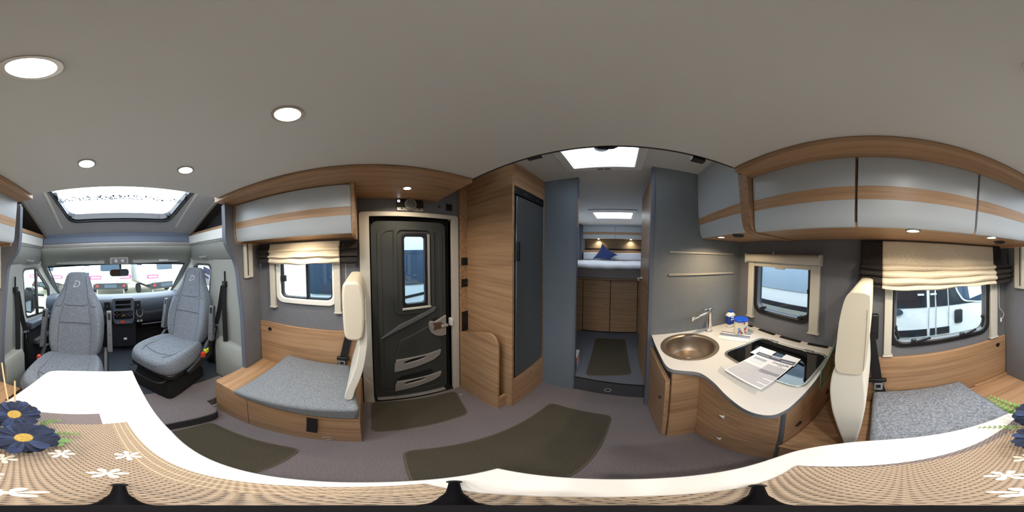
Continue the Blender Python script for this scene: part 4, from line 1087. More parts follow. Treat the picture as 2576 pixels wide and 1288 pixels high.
# ------------------------------------------------------------------ rugs
GR = 'olive brown carpet mats on the floors'
for pts, z, lb in (([(-.505, -.775), (-.52, -.265), (-.04, -.265), (-.04, -.775)], F, 'olive brown carpet mat below the table and bench'),
                   ([(-.525, .10), (-.445, 1.005), (-.02, .94), (-.09, .02)], F, 'olive brown carpet mat in the aisle between kitchen and fridge'),
                   ([(-1.125, .014), (-1.085, .66), (-.774, .56), (-.745, -.002)], F, 'olive brown carpet mat on the floor at the entrance door'),
                   ([(-.311, 2.16), (.084, 2.16), (.12, 1.375), (-.268, 1.318)], -1.284, 'olive brown carpet mat on the raised bedroom floor')):
    q = thing('carpet_mat', lb, 'mat', (sum(p[0] for p in pts) / 4, sum(p[1] for p in pts) / 4, z), 0, GR)
    rp = round_poly(pts, .05)
    MB().prism(rp, 'z', z, z + .008).build('pile', 'mat_pile', q, bev=.002)
    MB().tube([(x, y, z + .005) for x, y in rp], .0045, 6, closed=True).build('hem', 'mat_hem', q)
# ------------------------------------------------------------------ bedroom
t = thing('bed', 'high bed with white sheet on a wooden cupboard base', 'bed', (-.2, 3.05, -1.284))
B(-.945, .555, 2.378, 3.80, -1.284, -.395).build('base', 'gap_dark', t)
for x0, x1, kx in ((-.543, -.144, -.19), (-.134, .256, -.09)):
    d = B(x0, x1, 2.354, 2.375, -1.255, -.425).build('cupboard_door', 'wood_x', t, bev=.002)
    MB().lathe([(.011, 0), (.011, -.012), (.008, -.016)], (kx, 2.354, -.79), 14, 'y').build('knob', 'chrome', d)
B(-.945, -.553, 2.358, 2.375, -1.284, -.425).build('base_panel', 'wood_x', t); B(.266, .555, 2.358, 2.375, -1.284, -.425).build('base_panel', 'wood_x', t)
B(-.945, .555, 2.350, 2.39, -.418, -.39).build('front_rail', 'wood_dark_y', t, bev=.004)
MB().rbox(-.945, .555, 2.335, 3.80, -.39, -.24, .05).build('mattress', 'mattress_side', t, bev=.02, seg=3)
def sheet_fn(u, v):
    x = -.95 + 1.51 * u; y = 2.322 + 1.48 * v
    z = -.198 + .004 * math.sin(7 * x + 3 * y) + .003 * math.sin(23 * x + 9 * y)
    if v < .05: z -= .045 * (1 - v / .05) ** 2
    return (x, y, z)
MB().grid(sheet_fn, 60, 60).build('sheet', 'bed_linen', t, solid=.012)
q = tag(MB().rbox(-.87, .55, 3.70, 3.80, -.185, -.02, .03, 4, 'x').build('bolster', 'bed_linen', bev=.015, seg=3), 'long white bolster along the bed head', 'bolster')
t = st(B(-.95, .56, 3.81, 4.09, -.20, .035).build('trim_11', 'wood_x', bev=.003), 'wooden ledge behind the bed head', 'ledge')
B(-.95, .56, 3.99, 4.09, .036, .075).build('gap_strip', 'black_matt', t)
st(B(-.95, .56, 4.03, 4.095, .076, .31).build('headboard', 'headboard_cloth', bev=.01), 'brown fabric headboard panel under the bedroom cabinets', 'headboard')
GB = 'white overhead cabinets above the bed head'
for x0, x1, lb in ((-.895, -.142, 'white overhead cabinet above the pillow end of the bed'), (-.136, .55, 'white overhead cabinet above the bed beside the wooden door')):
    q = thing('overhead_cabinet', lb, 'cabinet', ((x0 + x1) / 2, 3.9, .31), 0, GB)
    B(x0, x1, 3.775, 4.09, .315, .60).build('body', 'white_lacquer', q)
    d = B(x0, x1, 3.755, 3.775, .312, .598).build('door', 'white_lacquer', q, bev=.002)
    B(x0, x1, 3.7535, 3.757, .403, .462).build('stripe', 'wood_x', d)
st(B(-.90, .56, 3.76, 4.09, .604, .638).build('trim_12', 'white_lacquer', bev=.003), 'white cornice strip above the bedroom cabinets', 'cornice')
st(B(-.948, -.90, 3.70, 4.09, -.20, .60).build('trim_13', 'lining_blue', bev=.003), 'slim blue grey column beside the bedroom cabinets', 'column')
for x, lb in ((-.55, 'small spotlight under the bedroom cabinet above the cushion'), (.235, 'small spotlight under the bedroom cabinet beside the door')):
    spot('cabinet_light', lb, x, 3.96, .311, .022, 2.2, 'spotlights under the bedroom cabinets', 120)
# blue cushion
def pillow(u, v, s):
    a, b = 2 * u - 1, 2 * v - 1
    pin = 1 - .10 * (1 - abs(a)) * abs(b) ** 2 * 2 if 0 else 1
    x = a * (.21 - .035 * (1 - b * b)) ; y = b * (.21 - .035 * (1 - a * a))
    h = .075 * ((1 - a * a) * (1 - b * b)) ** .45
    return Vector((x, y, s * h))
t = thing('blue_cushion', 'dark blue velvet cushion leaning at the bed head', 'cushion', (-.36, 3.55, -.19))
PT, PLc, PRc, PB = Vector((-.425, 3.66, .190)), Vector((-.625, 3.56, -.165)), Vector((-.065, 3.60, -.070)), Vector((-.225, 3.50, -.168))
def pil(u, v, sgn):
    p = pillow(u, v, sgn); a = (p.x / .21 + 1) / 2; b = (p.y / .21 + 1) / 2
    q_ = PLc.lerp(PB, a).lerp(PT.lerp(PRc, a), b)
    return tuple(q_ + Vector((-.05, -.93, .30)).normalized() * p.z * .8)
m = MB().grid(lambda u, v: pil(u, v, 1), 16, 16); m.grid(lambda u, v: pil(u, v, -1), 16, 16)
m.build('cover', 'blue_velvet', t)
# wooden corridor door folded open
t = thing('door_2', 'wooden corridor door standing open beside the sink wall', 'door', (.22, 1.40, -1.27), kind='structure')
B(.206, .234, 1.118, 1.668, -1.27, .590).build('leaf', 'wood_y', t, bev=.003)
h = MB().tube(smooth_line([(.206, 1.60, -.255), (.180, 1.60, -.255), (.170, 1.585, -.255), (.170, 1.50, -.258)], 5), .008, 10).build('handle', 'chrome', t)
MB().lathe([(.022, 0), (.022, -.006)], (.206, 1.60, -.255), 20, 'x').build('rose', 'chrome', h)
B(.196, .206, 1.116, 1.124, .33, .40).build('hinge', 'silver_plastic', t)
# product box behind the washroom wall
t = thing('product_box', 'white carton with blue and orange front on the bedroom floor', 'box', (-.43, 1.45, -1.284))
rot = Matrix.Translation((-.365, 1.40, -1.283)) @ Matrix.Rotation(R(6), 4, 'Z')
MB().box(-.14, 0, 0, .145, 0, .185).xf(rot).build('carton', 'white_plastic', t, bev=.003)
MB().box(-.135, -.004, -.0012, 0, .01, .175).xf(rot).build('front_print', 'label_blue', t)
MB().box(-.06, -.004, -.002, -.0011, .12, .175).xf(rot).build('front_print', 'red_plastic', t)
# bedroom roof windows
def roof_hatch(nm, lb, x0, x1, y0, y1, frame_y0, vent):
    q = thing(nm, lb, 'roof window', ((x0 + x1) / 2, (y0 + y1) / 2, .625), kind='structure')
    MB().ring(rrect(x0 - .055, x1 + .055, frame_y0, y1 + .05, .035), rrect(x0, x1, y0, y1, .012), 'z', .624, .642).build('trim', 'white_plastic', q, bev=.004)
    MB().ring(rrect(x0 - .012, x1 + .012, y0 - .012, y1 + .012, .012), rrect(x0 + .002, x1 - .002, y0 + .002, y1 - .002, .012), 'z', .642, .72).build('shaft', 'white_plastic', q)
    MB().prism(rrect(x0 - .01, x1 + .01, y0 - .01, y1 + .01, .02), 'z', .722, .726).build('pane', 'glass_sky', q)
    return q
q = roof_hatch('window_4', 'bright roof window above the corridor with a fan knob', -.33, .076, .70, 1.082, .62, True)
MB().lathe([(.042, 0), (.042, .01), (.024, .012), (.024, .026), (.001, .026)], (-.125, .93, .690), 28).build('knob', 'frosted_white', q)
for x0 in (-.172, -.125): B(x0, x0 + .04, 1.105, 1.123, .6225, .6245).build('vent_grille', 'grey_plastic', q)
roof_hatch('window_5', 'bright roof window above the bed', -.45, .172, 2.53, 3.0, 2.37, False)

for nm, x0, x1, lb in (('added_window_8', -1.19, -.952, 'unseen bedroom side window left of the bed, added for daylight'), ('added_window_9', .562, 1.02, 'unseen bedroom side window right of the bed, added for daylight')):  # unseen windows, added to let more daylight into the bedroom
    q = thing(nm, lb, 'window', ((x0 + x1) / 2, 3.1, -.05), kind='structure')
    MB().ring(rrect(2.72, 3.48, -.05, .45, .03), rrect(2.76, 3.44, -.01, .41, .03), 'x', x0, x1).build('frame', 'white_plastic', q)
    MB().prism(rrect(2.75, 3.45, -.02, .42, .03), 'x', (x0 if x0 < 0 else x1) - .002, (x0 if x0 < 0 else x1) + .002).build('pane', 'glass_clear', q)

# ------------------------------------------------------------------ driver cab shell
CX = -.10
def mir(x): return 2 * CX - x
SL = Matrix(((1, 0, 0, 0), (0, 1, 0, 0), (0, .475, 1, .306 + .475 * 1.8), (0, 0, 0, 1)))   # lays flat plan shapes on the roof slope
hole = round_poly([(.50, -1.03), (.385, -1.615), (-.645, -1.615), (-.745, -1.03)], .09, 6)
inn = round_poly([(.465, -1.06), (.360, -1.565), (-.600, -1.565), (-.705, -1.06)], .085, 6)
o = slab_poly([(.715, -.98), (.715, -1.80), (-.977, -1.80), (-.977, -.98)], hole, 'z', 0, .03, '', '').xf(SL).build('ceiling', 'slope_lining', flat=True)
st(o, 'sloping grey roof lining around the cab roof window', 'ceiling')
for x in (.497, -.747): MB().box(x - .011, x + .011, -1.69, -1.0, -.006, .0).xf(SL).build('blind_rail', 'white_plastic', o, bev=.002)
for x0, x1 in ((.705, .735), (-1.0, -.967)): MB().box(x0, x1, -1.80, -1.0, -.03, .0).xf(SL).build('edge_rail', 'lining', o, bev=.003)
for x0, x1 in ((.735, .985), (-1.155, -1.0)): MB().box(x0, x1, -1.82, -.98, .0, .03).xf(SL).build('cubby_roof', 'seal_dark', o)  # dark colour paints the shade under the cubby roof
t = thing('window_6', 'large sloping cab roof window with black frame', 'roof window', (-.1, -1.3, .42), kind='structure')
MB().ring(hole, inn, 'z', -.012, .05).xf(SL).build('frame', 'body_dark', t, bev=.004)
mid = [((a[0] + b[0]) / 2, (a[1] + b[1]) / 2) for a, b in zip(hole, inn)]
MB().tube([tuple(SL @ Vector((x, y, -.010))) for x, y in mid], .006, 8, closed=True).build('seal', 'grey_plastic', t)
MB().prism([(a[0] * .5 + b[0] * .5, a[1] * .5 + b[1] * .5) for a, b in zip(hole, inn)], 'z', .045, .049).xf(SL).build('pane', 'glass_sky', t)
MB().prism([(.405, -1.355), (.395, -1.405), (-.635, -1.405), (-.645, -1.355)], 'z', .0505, .0515).xf(SL).build('water_streak', 'glass_wet', t)
for x, y, s in ((.415, -1.27, 1), (.362, -1.53, 1), (-.665, -1.27, -1), (-.600, -1.53, -1)):
    MB().box(-.014, .014, -.03, .03, -.02, .02).xf(Matrix.Translation(SL @ Vector((x, y, 0))) @ Matrix.Rotation(R(25), 4, 'X')).build('catch', 'black_plastic', t, bev=.006)
# overcab sides, shelf boards, cross beam
st(B(.965, .985, -1.9, -.98, -.1, .80).build('wall_cab', 'seal_dark', flat=True), 'side wall inside the cubby above the driver, painted dark for its shade', 'wall')  # cubby sides carry their shade in the colour
st(B(-1.155, -1.135, -1.9, -.88, -.1, .80).build('wall_cab', 'seal_dark', flat=True), 'side wall inside the cubby above the passenger, painted dark for its shade', 'wall')
for x0, x1, y1, lb in ((.745, .97, -1.004, 'wooden cubby shelf above the driver door'), (-1.14, -1.005, -.904, 'wooden cubby shelf above the passenger door')):
    tag(B(x0, x1, -1.80, y1, .268, .306).build('cubby_shelf', 'wood_y', bev=.003), lb, 'shelf')
bm_ = st(B(-1.13, .96, -1.90, -1.80, .255, .34).build('trim_14', 'lining_blue', bev=.003), 'blue grey cross beam under the cab roof window', 'beam')
MB().prism([(-1.80, .262), (-1.775, .262), (-1.760, .195), (-1.80, .190)], 'x', -1.0, .745).build('lower_band', 'lining_blue', bm_, bev=.003)
MB().prism([(-1.80, .192), (-1.755, .192), (-1.745, .172), (-1.750, .150), (-1.80, .142)], 'x', -1.0, .745).build('silver_band', 'silver_plastic', bm_, bev=.003)
def head_fn(u, v):
    x = .82 + (-1.02 - .82) * u; k = (2 * u - 1)
    pr_ = [(-1.755, .148), (-1.765, .120), (-1.80, .085), (-1.86, .045), (-1.90, .020), (-1.955, -.035), (-1.985, -.052)]
    f = v * 6; i = min(5, int(f)); f -= i
    y = pr_[i][0] * (1 - f) + pr_[i + 1][0] * f; z = pr_[i][1] * (1 - f) + pr_[i + 1][1] * f
    return (x, y + .05 * k * k * v, z - .035 * k * k * v)
hl = st(MB().grid(head_fn, 24, 12).build('ceiling', 'lining', solid=.02, recalc=False), 'pale curved headliner above the windscreen', 'headliner')
st(B(-1.13, .96, -2.0, -1.90, .06, .34).build('wall_cab', 'lining', flat=True), 'closing panel of the cab roof above the headliner', 'wall')
for x0, x1, lb in ((.05, .63, 'grey sun visor above the driver seat'), (-.86, -.28, 'grey sun visor with paper sticker above the passenger seat')):
    q = thing('sun_visor', lb, 'sun visor', ((x0 + x1) / 2, -1.90, -.05))
    MB().box(x0, x1, -.012, .012, -.045, .045).xf(Matrix.Translation((0, -1.915, -.012)) @ Matrix.Rotation(R(40), 4, 'X')).build('flap', 'lining', q, bev=.012, seg=3)
    if x0 < -.5: MB().box(-.72, -.60, .0125, .0135, -.03, .03).xf(Matrix.Translation((0, -1.915, -.012)) @ Matrix.Rotation(R(40), 4, 'X')).build('sticker', 'paper', q)
    MB().box(x0 + .08 if x0 < 0 else x1 - .5, x0 + .12 if x0 < 0 else x1 - .46, .012, .015, -.01, .0).xf(Matrix.Translation((0, -1.915, -.012)) @ Matrix.Rotation(R(40), 4, 'X')).build('clip', 'grey_plastic', q)
q = thing('map_light', 'grey roof console with two reading lamps above the mirror', 'light', (-.12, -1.88, -.06))
MB().rbox(-.225, -.010, -1.95, -1.86, -.055, .03, .02, 4, 'y').build('case', 'lining', q, bev=.008)
MB().rbox(-.205, -.030, -1.862, -1.855, -.045, .010, .012, 4, 'y').build('bezel', 'grey_plastic', q)
for x in (-.155, -.08): MB().lathe([(.020, 0), (.020, .004), (.014, .006)], (x, -1.8555, -.018), 18, 'y').build('lens', 'silver_plastic', q)
q = thing('rear_view_mirror', 'inside rear view mirror on its stalk behind the windscreen', 'mirror', (-.13, -1.95, -.20))
hs = MB().rbox(-.238, -.005, -1.965, -1.945, -.200, -.112, .035, 5, 'y').build('housing', 'grey_plastic', q, bev=.004)
MB().rbox(-.228, -.015, -1.9445, -1.942, -.193, -.120, .03, 5, 'y').build('glass', 'mirror', hs)
MB().tube([(-.135, -1.955, -.115), (-.135, -1.97, -.05)], .014, 10).build('stalk', 'black_plastic', q)
# side headers and door walls
def side(s, lbl, wall_lb):
    X = (lambda x: x) if s > 0 else mir
    yb = -1.0 if s > 0 else -.90
    o = MB().prism([(X(x), z) for x, z in smooth_line([(.752, .268), (.756, .20), (.765, .14), (.785, .07), (.83, .0), (.862, -.035)], 4) + [(.95, -.035), (.95, .268)]], 'y', -2.0, yb).build('wall_cab', 'lining')
    st(o, lbl, 'wall')
    MB().prism([(X(.748), .165), (X(.760), .145), (X(.780), .145), (X(.775), .165)], 'y', -1.78, yb).build('silver_strip', 'silver_plastic', o)
    MB().prism([(X(.750), .262), (X(.754), .172), (X(.772), .172), (X(.770), .262)], 'y', -1.76, yb).build('white_fascia', 'white_plastic', o)
    g = MB().tube(smooth_line([(X(.85), -1.50, .02), (X(.815), -1.51, .005), (X(.812), -1.62, .0), (X(.85), -1.635, .012)], 4), .011, 8).build('grab_handle', 'lining', o)
    win = round_poly([(-1.462, -.074), (-1.80, -.072), (-2.26, -.40), (-2.27, -.76), (-1.535, -.655)], .07, 5)
    w = slab_poly([(-2.75, -1.40), (yb, -1.40), (yb, -.03), (-1.95, -.03), (-2.05, -.10), (-2.75, -.58)], win, 'x', X(.862), X(.905), '', '').build('wall_cab', 'lining')
    st(w, wall_lb, 'wall')
    g0 = round_poly([(-1.50, -.10), (-1.79, -.098), (-2.225, -.415), (-2.235, -.735), (-1.565, -.635)], .06, 5)
    MB().ring(win, g0, 'x', X(.868), X(.892)).build('window_seal', 'black_plastic', w)
    MB().prism([(-1.80, -.10), (-1.845, -.12), (-1.875, -.69), (-1.83, -.685)], 'x', X(.868), X(.892)).build('window_bar', 'black_plastic', w)
    MB().prism(g0, 'x', X(.884), X(.887)).build('window_pane', 'glass_clear', w)
    MB().prism(round_poly([(-1.47, -.68), (-2.40, -.80), (-2.40, -1.36), (-1.47, -1.36)], .05, 5), 'x', X(.800), X(.863)).build('door_panel', 'dash_dark', w, bev=.012)
    MB().prism([(-1.50, -.675), (-2.2, -.775), (-2.2, -.80), (-1.50, -.76)], 'x', X(.770), X(.863)).build('door_top', 'dash_plastic', w, bev=.012)
    MB().prism(round_poly([(-1.60, -.93), (-2.0, -.98), (-2.0, -1.02), (-1.60, -1.0)], .02, 3), 'x', X(.760), X(.82)).build('arm_pull', 'grey_plastic', w, bev=.008)
    st(MB().prism([(X(a), b) for a, b in ((.862, yb), (.80, yb), (.815, -1.20), (.84, -1.42), (.862, -1.43))], 'z', -1.36, -.03).build('pillar', 'lining', bev=.006), 'pale lined door pillar behind the ' + ('driver' if s > 0 else 'passenger') + ' seat', 'pillar')
    tag(MB().loft([[(X(a), b, z) for a, b in ((.80, yb - .005), (.80 - d_, yb - .005), (.80 - d_, -1.27), (.83, -1.31))] for z, d_ in ((-1.355, .075), (-.93, .07), (-.885, .05), (-.865, .01))]).build('pillar_cover', 'lining', bev=.012, seg=3), 'moulded beige cover box at the foot of the ' + ('driver' if s > 0 else 'passenger') + ' side pillar', 'cover')
    # A pillar
    st(MB().loft([[(X(.80) , -1.93, -.02), (X(.87), -1.95, -.02), (X(.87), -2.02, -.05), (X(.82), -2.02, -.07)],
                  [(X(.80), -2.20, -.25), (X(.88), -2.15, -.22), (X(.89), -2.25, -.24), (X(.83), -2.30, -.27)],
                  [(X(.84), -2.68, -.58), (X(.90), -2.60, -.58), (X(.90), -2.76, -.60), (X(.86), -2.76, -.62)]]).build('pillar', 'lining', bev=.01), 'slanted windscreen pillar on the ' + ('driver' if s > 0 else 'passenger') + ' side', 'pillar')
    # outside mirror
    q = thing('side_mirror', 'black outside mirror beyond the ' + ('driver' if s > 0 else 'passenger') + ' door window', 'mirror', (X(1.05), -1.95, -.75))
    b_ = MB().loft([[(X(1.02 + a * .13), -2.0 + dy, -.56 + b * .19) for a, b in [(.5 + .5 * c_, d_2) for c_, d_2 in rrect(-1, 1, -1, 1, .5, 3)]] for dy in (-.10, -.02, .0)]).build('housing', 'black_plastic', q, bev=.01)
    MB().box(X(1.04), X(1.13), -1.999, -1.996, -.72, -.56).build('glass', 'mirror', b_)
    for z in (-.47, -.66): MB().tube([(X(.90), -2.12, z - .02), (X(1.03), -2.04, z)], .018, 8).build('arm', 'black_plastic', q)
side(1, 'pale lining above the driver door', 'driver door with framed side window')
side(-1, 'pale lining above the passenger door', 'passenger door with framed side window')
# windscreen
t = thing('window_7', 'wide cab windscreen', 'windscreen', (-.1, -2.4, -.62), kind='structure')
def ws(u, v, off=0):
    k = 2 * u - 1; y = -1.975 - .78 * v + .10 * k * k + off; z = -.045 - .56 * v - .03 * k * k * (1 - v)
    hw = .83 + .09 * v
    return (CX + hw * k * -1, y, z)
MB().grid(lambda u, v: ws(u, v), 20, 10).build('pane', 'glass_clear', t, recalc=False)
edge = [ws(i / 16, 0) for i in range(17)] + [ws(1, j / 8) for j in range(1, 9)] + [ws(1 - i / 16, 1) for i in range(1, 17)] + [ws(0, 1 - j / 8) for j in range(1, 8)]
MB().tube(edge, .012, 6, closed=True).build('seal', 'body_dark', t)
# dashboard
t = thing('dashboard', 'grey van dashboard with dark lower part and centre console', 'dashboard', (-.1, -2.3, -1.35))
MB().prism(smooth_line([(-2.78, -.60), (-2.5, -.535), (-2.25, -.505), (-2.13, -.515), (-2.09, -.545), (-2.075, -.62), (-2.10, -.70)], 4) + [(-2.6, -.72), (-2.78, -.70)], 'x', -1.05, .855).build('upper', 'dash_plastic', t)
MB().prism(smooth_line([(-2.12, -.69), (-2.075, -.72), (-2.08, -.84), (-2.12, -.89)], 4) + [(-2.5, -.95), (-2.5, -.69)], 'x', -1.05, .855).build('glove_box', 'dash_dark', t)
B(-1.05, -.40, -2.085, -2.07, -.895, -.885).build('silver_line', 'grey_plastic', t)
B(-1.05, .855, -2.62, -2.30, -1.36, -.88).build('lower_bulkhead', 'black_matt', t)
MB().rbox(-.33, .0, -2.40, -2.10, -1.25, -.86, .04, 4, 'y').build('lower_console', 'dash_dark', t, bev=.015)
B(-.205, -.165, -2.099, -2.096, -1.125, -1.095).build('label', 'paper', t)
cc = MB().prism(round_poly([(-.028, -.497), (-.302, -.497), (-.305, -.80), (-.285, -.865), (-.055, -.865), (-.035, -.80)], .03, 4), 'y', -2.15, -2.050).build('centre_console', 'dash_plastic', t, bev=.010)
for z0, z1 in ((-.575, -.525), (-.635, -.590)): B(-.262, -.068, -2.051, -2.047, z0, z1).build('slot', 'screen_dark', cc, bev=.003)
rd = MB().rbox(-.282, -.052, -2.052, -2.044, -.785, -.665, .02, 4, 'y').build('radio', 'screen_dark', cc, bev=.003)
B(-.205, -.13, -2.0445, -2.042, -.755, -.685).build('radio_screen', 'black_plastic', rd)
for cx, cz in ((-.085, -.715), (-.245, -.715)):
    for dx, dz in ((0, .022), (0, -.022), (.022, 0), (-.022, 0)): MB().lathe([(.005, 0), (.005, .003)], (cx + dx, -2.0445, cz + dz), 10, 'y').build('radio_button', 'silver_plastic', rd)
MB().strip([(-.15, -2.042, -.735), (-.165, -2.042, -.730), (-.185, -2.042, -.722)], .006, .002, (0, 1, 0)).build('radio_mark', 'amber', rd)
B(-.182, -.128, -2.051, -2.045, -.845, -.812).build('hazard_button', 'red_plastic', cc, bev=.003)
for x in (-.085, -.105, -.215, -.235): B(x - .005, x + .005, -2.051, -2.047, -.835, -.825).build('button', 'silver_plastic', cc)
for x in (.035, -.352):
    v = MB().rbox(x - .038, x + .038, -2.085, -2.066, -.655, -.545, .012, 3, 'y').build('air_vent', 'black_plastic', t, bev=.004)
    for k in range(5): B(x - .026 + k * .012, x - .022 + k * .012, -2.068, -2.062, -.645, -.555).build('vane', 'dash_dark', v)
    MB().ball((x, -2.060, -.605), .006, .004, .008, 8, 6).build('vane_knob', 'silver_plastic', v)
h = MB().prism(round_poly([(-.325, -.665), (-.425, -.665), (-.43, -.80), (-.40, -.86), (-.325, -.86)], .02, 3), 'y', -2.12, -2.060).build('cup_holder', 'dash_dark', t, bev=.006)
MB().tube([(-.335, -2.058, -.675), (-.335, -2.056, -.73), (-.355, -2.055, -.762), (-.385, -2.055, -.768), (-.41, -2.056, -.74), (-.415, -2.058, -.675)], .005, 7).build('cup_ring', 'silver_plastic', h)
for x in (-.352, -.392): MB().lathe([(.016, 0), (.016, .006)], (x, -2.06, -.83), 16, 'y').build('knob', 'silver_plastic', h)
q = thing('gear_lever', 'black gear lever with silver capped knob on the dashboard', 'gear lever', (.02, -2.03, -.80))
MB().tube([(.03, -2.055, -.76), (.03, -1.98, -.69)], .014, 10).build('shaft', 'black_plastic', q)
MB().ball((.03, -1.972, -.680), .024, .024, .030).build('knob', 'black_plastic', q)
q = thing('steering_wheel', 'black steering wheel behind the driver seat', 'steering wheel', (.33, -1.92, -.80))
wm = Matrix.Translation((.33, -1.87, -.60)) @ Matrix.Rotation(R(-55), 4, 'X')
MB().tube([(.20 * math.cos(2 * PI * i / 40), .20 * math.sin(2 * PI * i / 40), 0) for i in range(40)], .016, 10, closed=True).xf(wm).build('rim', 'black_plastic', q)
MB().lathe([(.07, -.02), (.075, .0), (.06, .02), (.001, .024)], (0, 0, 0), 24).xf(wm).build('hub', 'dash_dark', q)
for a in (0, 120, 240): MB().box(.06, .19, -.018, .018, -.006, .008).xf(wm @ Matrix.Rotation(R(a - 90 + 0), 4, 'Z')).build('spoke', 'dash_dark', q, bev=.004)
MB().tube([(.33, -2.05, -.69), (.33, -1.89, -.615)], .035, 12).build('column', 'black_plastic', q)
# ------------------------------------------------------------------ cab seats
def cab_seat(label, loc, rz, arms):
    t = thing('cab_seat', label, 'seat', loc, rz, 'grey swivelling cab seats')
    # cushion: cross sections from back to front
    rings = []
    for y, hw, zt, zb, bo in ((-.27, .20, .44, .34, .0), (-.25, .235, .462, .325, .012), (-.12, .262, .462, .315, .050), (.05, .268, .468, .310, .048), (.17, .262, .476, .305, .030), (.245, .235, .468, .312, .010), (.275, .17, .440, .335, .0), (.280, .10, .41, .36, 0)):
        pts = []
        for i in range(17):
            k = -1 + i / 8; ak = abs(k)
            z = zt + bo * max(0, (ak - .45) / .4) ** 1.3 if ak < .85 else zt + bo * (1.0) - (zt + bo - (zt + zb) / 2) * ((ak - .85) / .15) ** 2
            z += -.006 * math.cos(k * PI) * (1 if ak < .5 else 0)
            pts.append((hw * (k if ak < .9 else math.copysign(.9 + (ak - .9) * 1.0, k)), y, z))
        low = [(hw * .97, y, zb + .02), (hw * .80, y, zb), (0, y, zb), (-hw * .80, y, zb), (-hw * .97, y, zb + .02)]
        rings.append(pts + low)
    c = MB().loft(rings).build('cushion', 'seat_cloth', t, sub=2, local=True)
    for k in (-1, 1):
        MB().tube(smooth_line([(k * .150, -.20, .470), (k * .155, .0, .478), (k * .150, .13, .485), (k * .11, .20, .480)], 4), .0022, 5).build('seam', 'seam', c, local=True)
    MB().tube(smooth_line([(-.15, .13, .485), (-.05, .155, .478), (.05, .155, .478), (.15, .13, .485)], 4), .0022, 5).build('seam', 'seam', c, local=True)
    # backrest
    rows = ((.42, .19, .075, 0), (.45, .225, .10, .010), (.55, .252, .115, .055), (.70, .266, .118, .068), (.82, .262, .112, .060), (.92, .238, .102, .036), (1.00, .195, .095, .010), (1.06, .160, .092, .002), (1.12, .140, .090, 0), (1.18, .128, .085, 0), (1.225, .105, .072, 0), (1.242, .07, .045, 0))
    def yc(z): return -.235 - .30 * (z - .44)
    rings = []
    for z, hw, th, bo in rows:
        y = yc(z); pts = []
        for i in range(17):
            k = -1 + i / 8; ak = abs(k)
            f = y + (bo * max(0, (ak - .45) / .35) ** 1.3 if ak < .82 else bo * 1.0 - (bo + th * .5) * ((ak - .82) / .18) ** 2)
            pts.append((hw * k, f, z))
        bk = [(hw * .97, y - th * .75, z), (hw * .80, y - th, z), (0, y - th * 1.05, z), (-hw * .80, y - th, z), (-hw * .97, y - th * .75, z)]
        rings.append(pts + bk)
    b = MB().loft(rings).build('backrest', 'seat_cloth', t, sub=2, local=True)
    def bp(x, z, d=0):
        for (za, ha, _, ba), (zb_, hb, _, bb) in zip(rows, rows[1:]):
            if za <= z <= zb_:
                f = (z - za) / (zb_ - za); k = abs(x) / (ha + (hb - ha) * f); bo = ba + (bb - ba) * f
                return (x, yc(z) + (bo * max(0, (k - .45) / .35) ** 1.3 if k < .82 else bo) + .0015, z)
        return (x, yc(z) + .0015, z)
    for k in (-1, 1):
        MB().tube(smooth_line([bp(k * .135, .46, .004), bp(k * .145, .65, .006), bp(k * .142, .80, .006), bp(k * .120, .92, .005)], 4), .003, 5).build('seam', 'seam', b, local=True)
        MB().tube(smooth_line([bp(k * .185, .925, .018), bp(k * .145, .925, .006), bp(k * .115, .985, .002), bp(k * .105, 1.06, .0015), bp(k * .085, 1.20, .0)], 4), .003, 5).build('seam', 'seam', b, local=True)
    MB().tube([bp(-.142, .765), bp(0, .765, .001), bp(.142, .765)], .003, 5).build('seam', 'seam', b, local=True)
    MB().tube([bp(-.115, .94, .004), bp(-.085, .925, .0025), bp(.085, .925, .0025), bp(.115, .94, .004)], .003, 5).build('seam', 'seam', b, local=True)
    # embroidered D; seen from the front the local +x axis is on the viewer's left
    lg = smooth_line([(-.012, 1.155), (.004, 1.156), (-.020 * 1.2, 1.150), (-.030, 1.135), (-.024, 1.112), (.0, 1.098), (.028, 1.097), (.014, 1.125), (.008, 1.140)], 5)
    lg = smooth_line([(.020, 1.152), (-.006, 1.153), (-.026, 1.142), (-.027, 1.122), (-.012, 1.106), (.010, 1.098), (.030, 1.097), (.020, 1.115), (.008, 1.138)], 5)
    MB().tube([bp(x, z) for x, z in lg], [.0032] * len(lg), 6).build('logo', 'logo_thread', b, local=True)
    # shell, belt buckle, swivel base
    MB().prism(rrect(-.24, .24, -.27, .25, .05), 'z', .275, .33).build('shell', 'black_plastic', t, bev=.012, local=True)
    for s in (-1, 1):
        MB().prism([(-.33, .30), (-.10, .28), (.10, .29), (.10, .33), (-.12, .38), (-.26, .50), (-.36, .48)], 'x', s * .268 - .02, s * .268 + .02).build('hinge_cover', 'black_plastic', t, bev=.01, local=True)
    MB().tube(smooth_line([(-.17, .20, .27), (-.17, .31, .265), (.17, .31, .265), (.17, .20, .27)], 4), .007, 7).build('slide_bar', 'black_plastic', t, local=True)
    MB().loft([[(x, y, z) for x, y in rrect(-a, a, -b_, b_, .04)] for a, b_, z in ((.225, .25, 0), (.225, .25, .10), (.21, .22, .18), (.20, .20, .275))]).build('base', 'black_matt', t, bev=.008, local=True)
    B(.255, .285, -.16, -.125, .40, .455).build('buckle', 'red_plastic', t, bev=.004, local=True) if rz == 0 else B(-.305, -.275, -.14, -.105, .37, .425).build('buckle', 'red_plastic', t, bev=.004, local=True)
    if rz: MB().rbox(-.30, -.27, -.22, -.16, .39, .43, .012).build('tag', 'yellow_plastic', t, local=True)
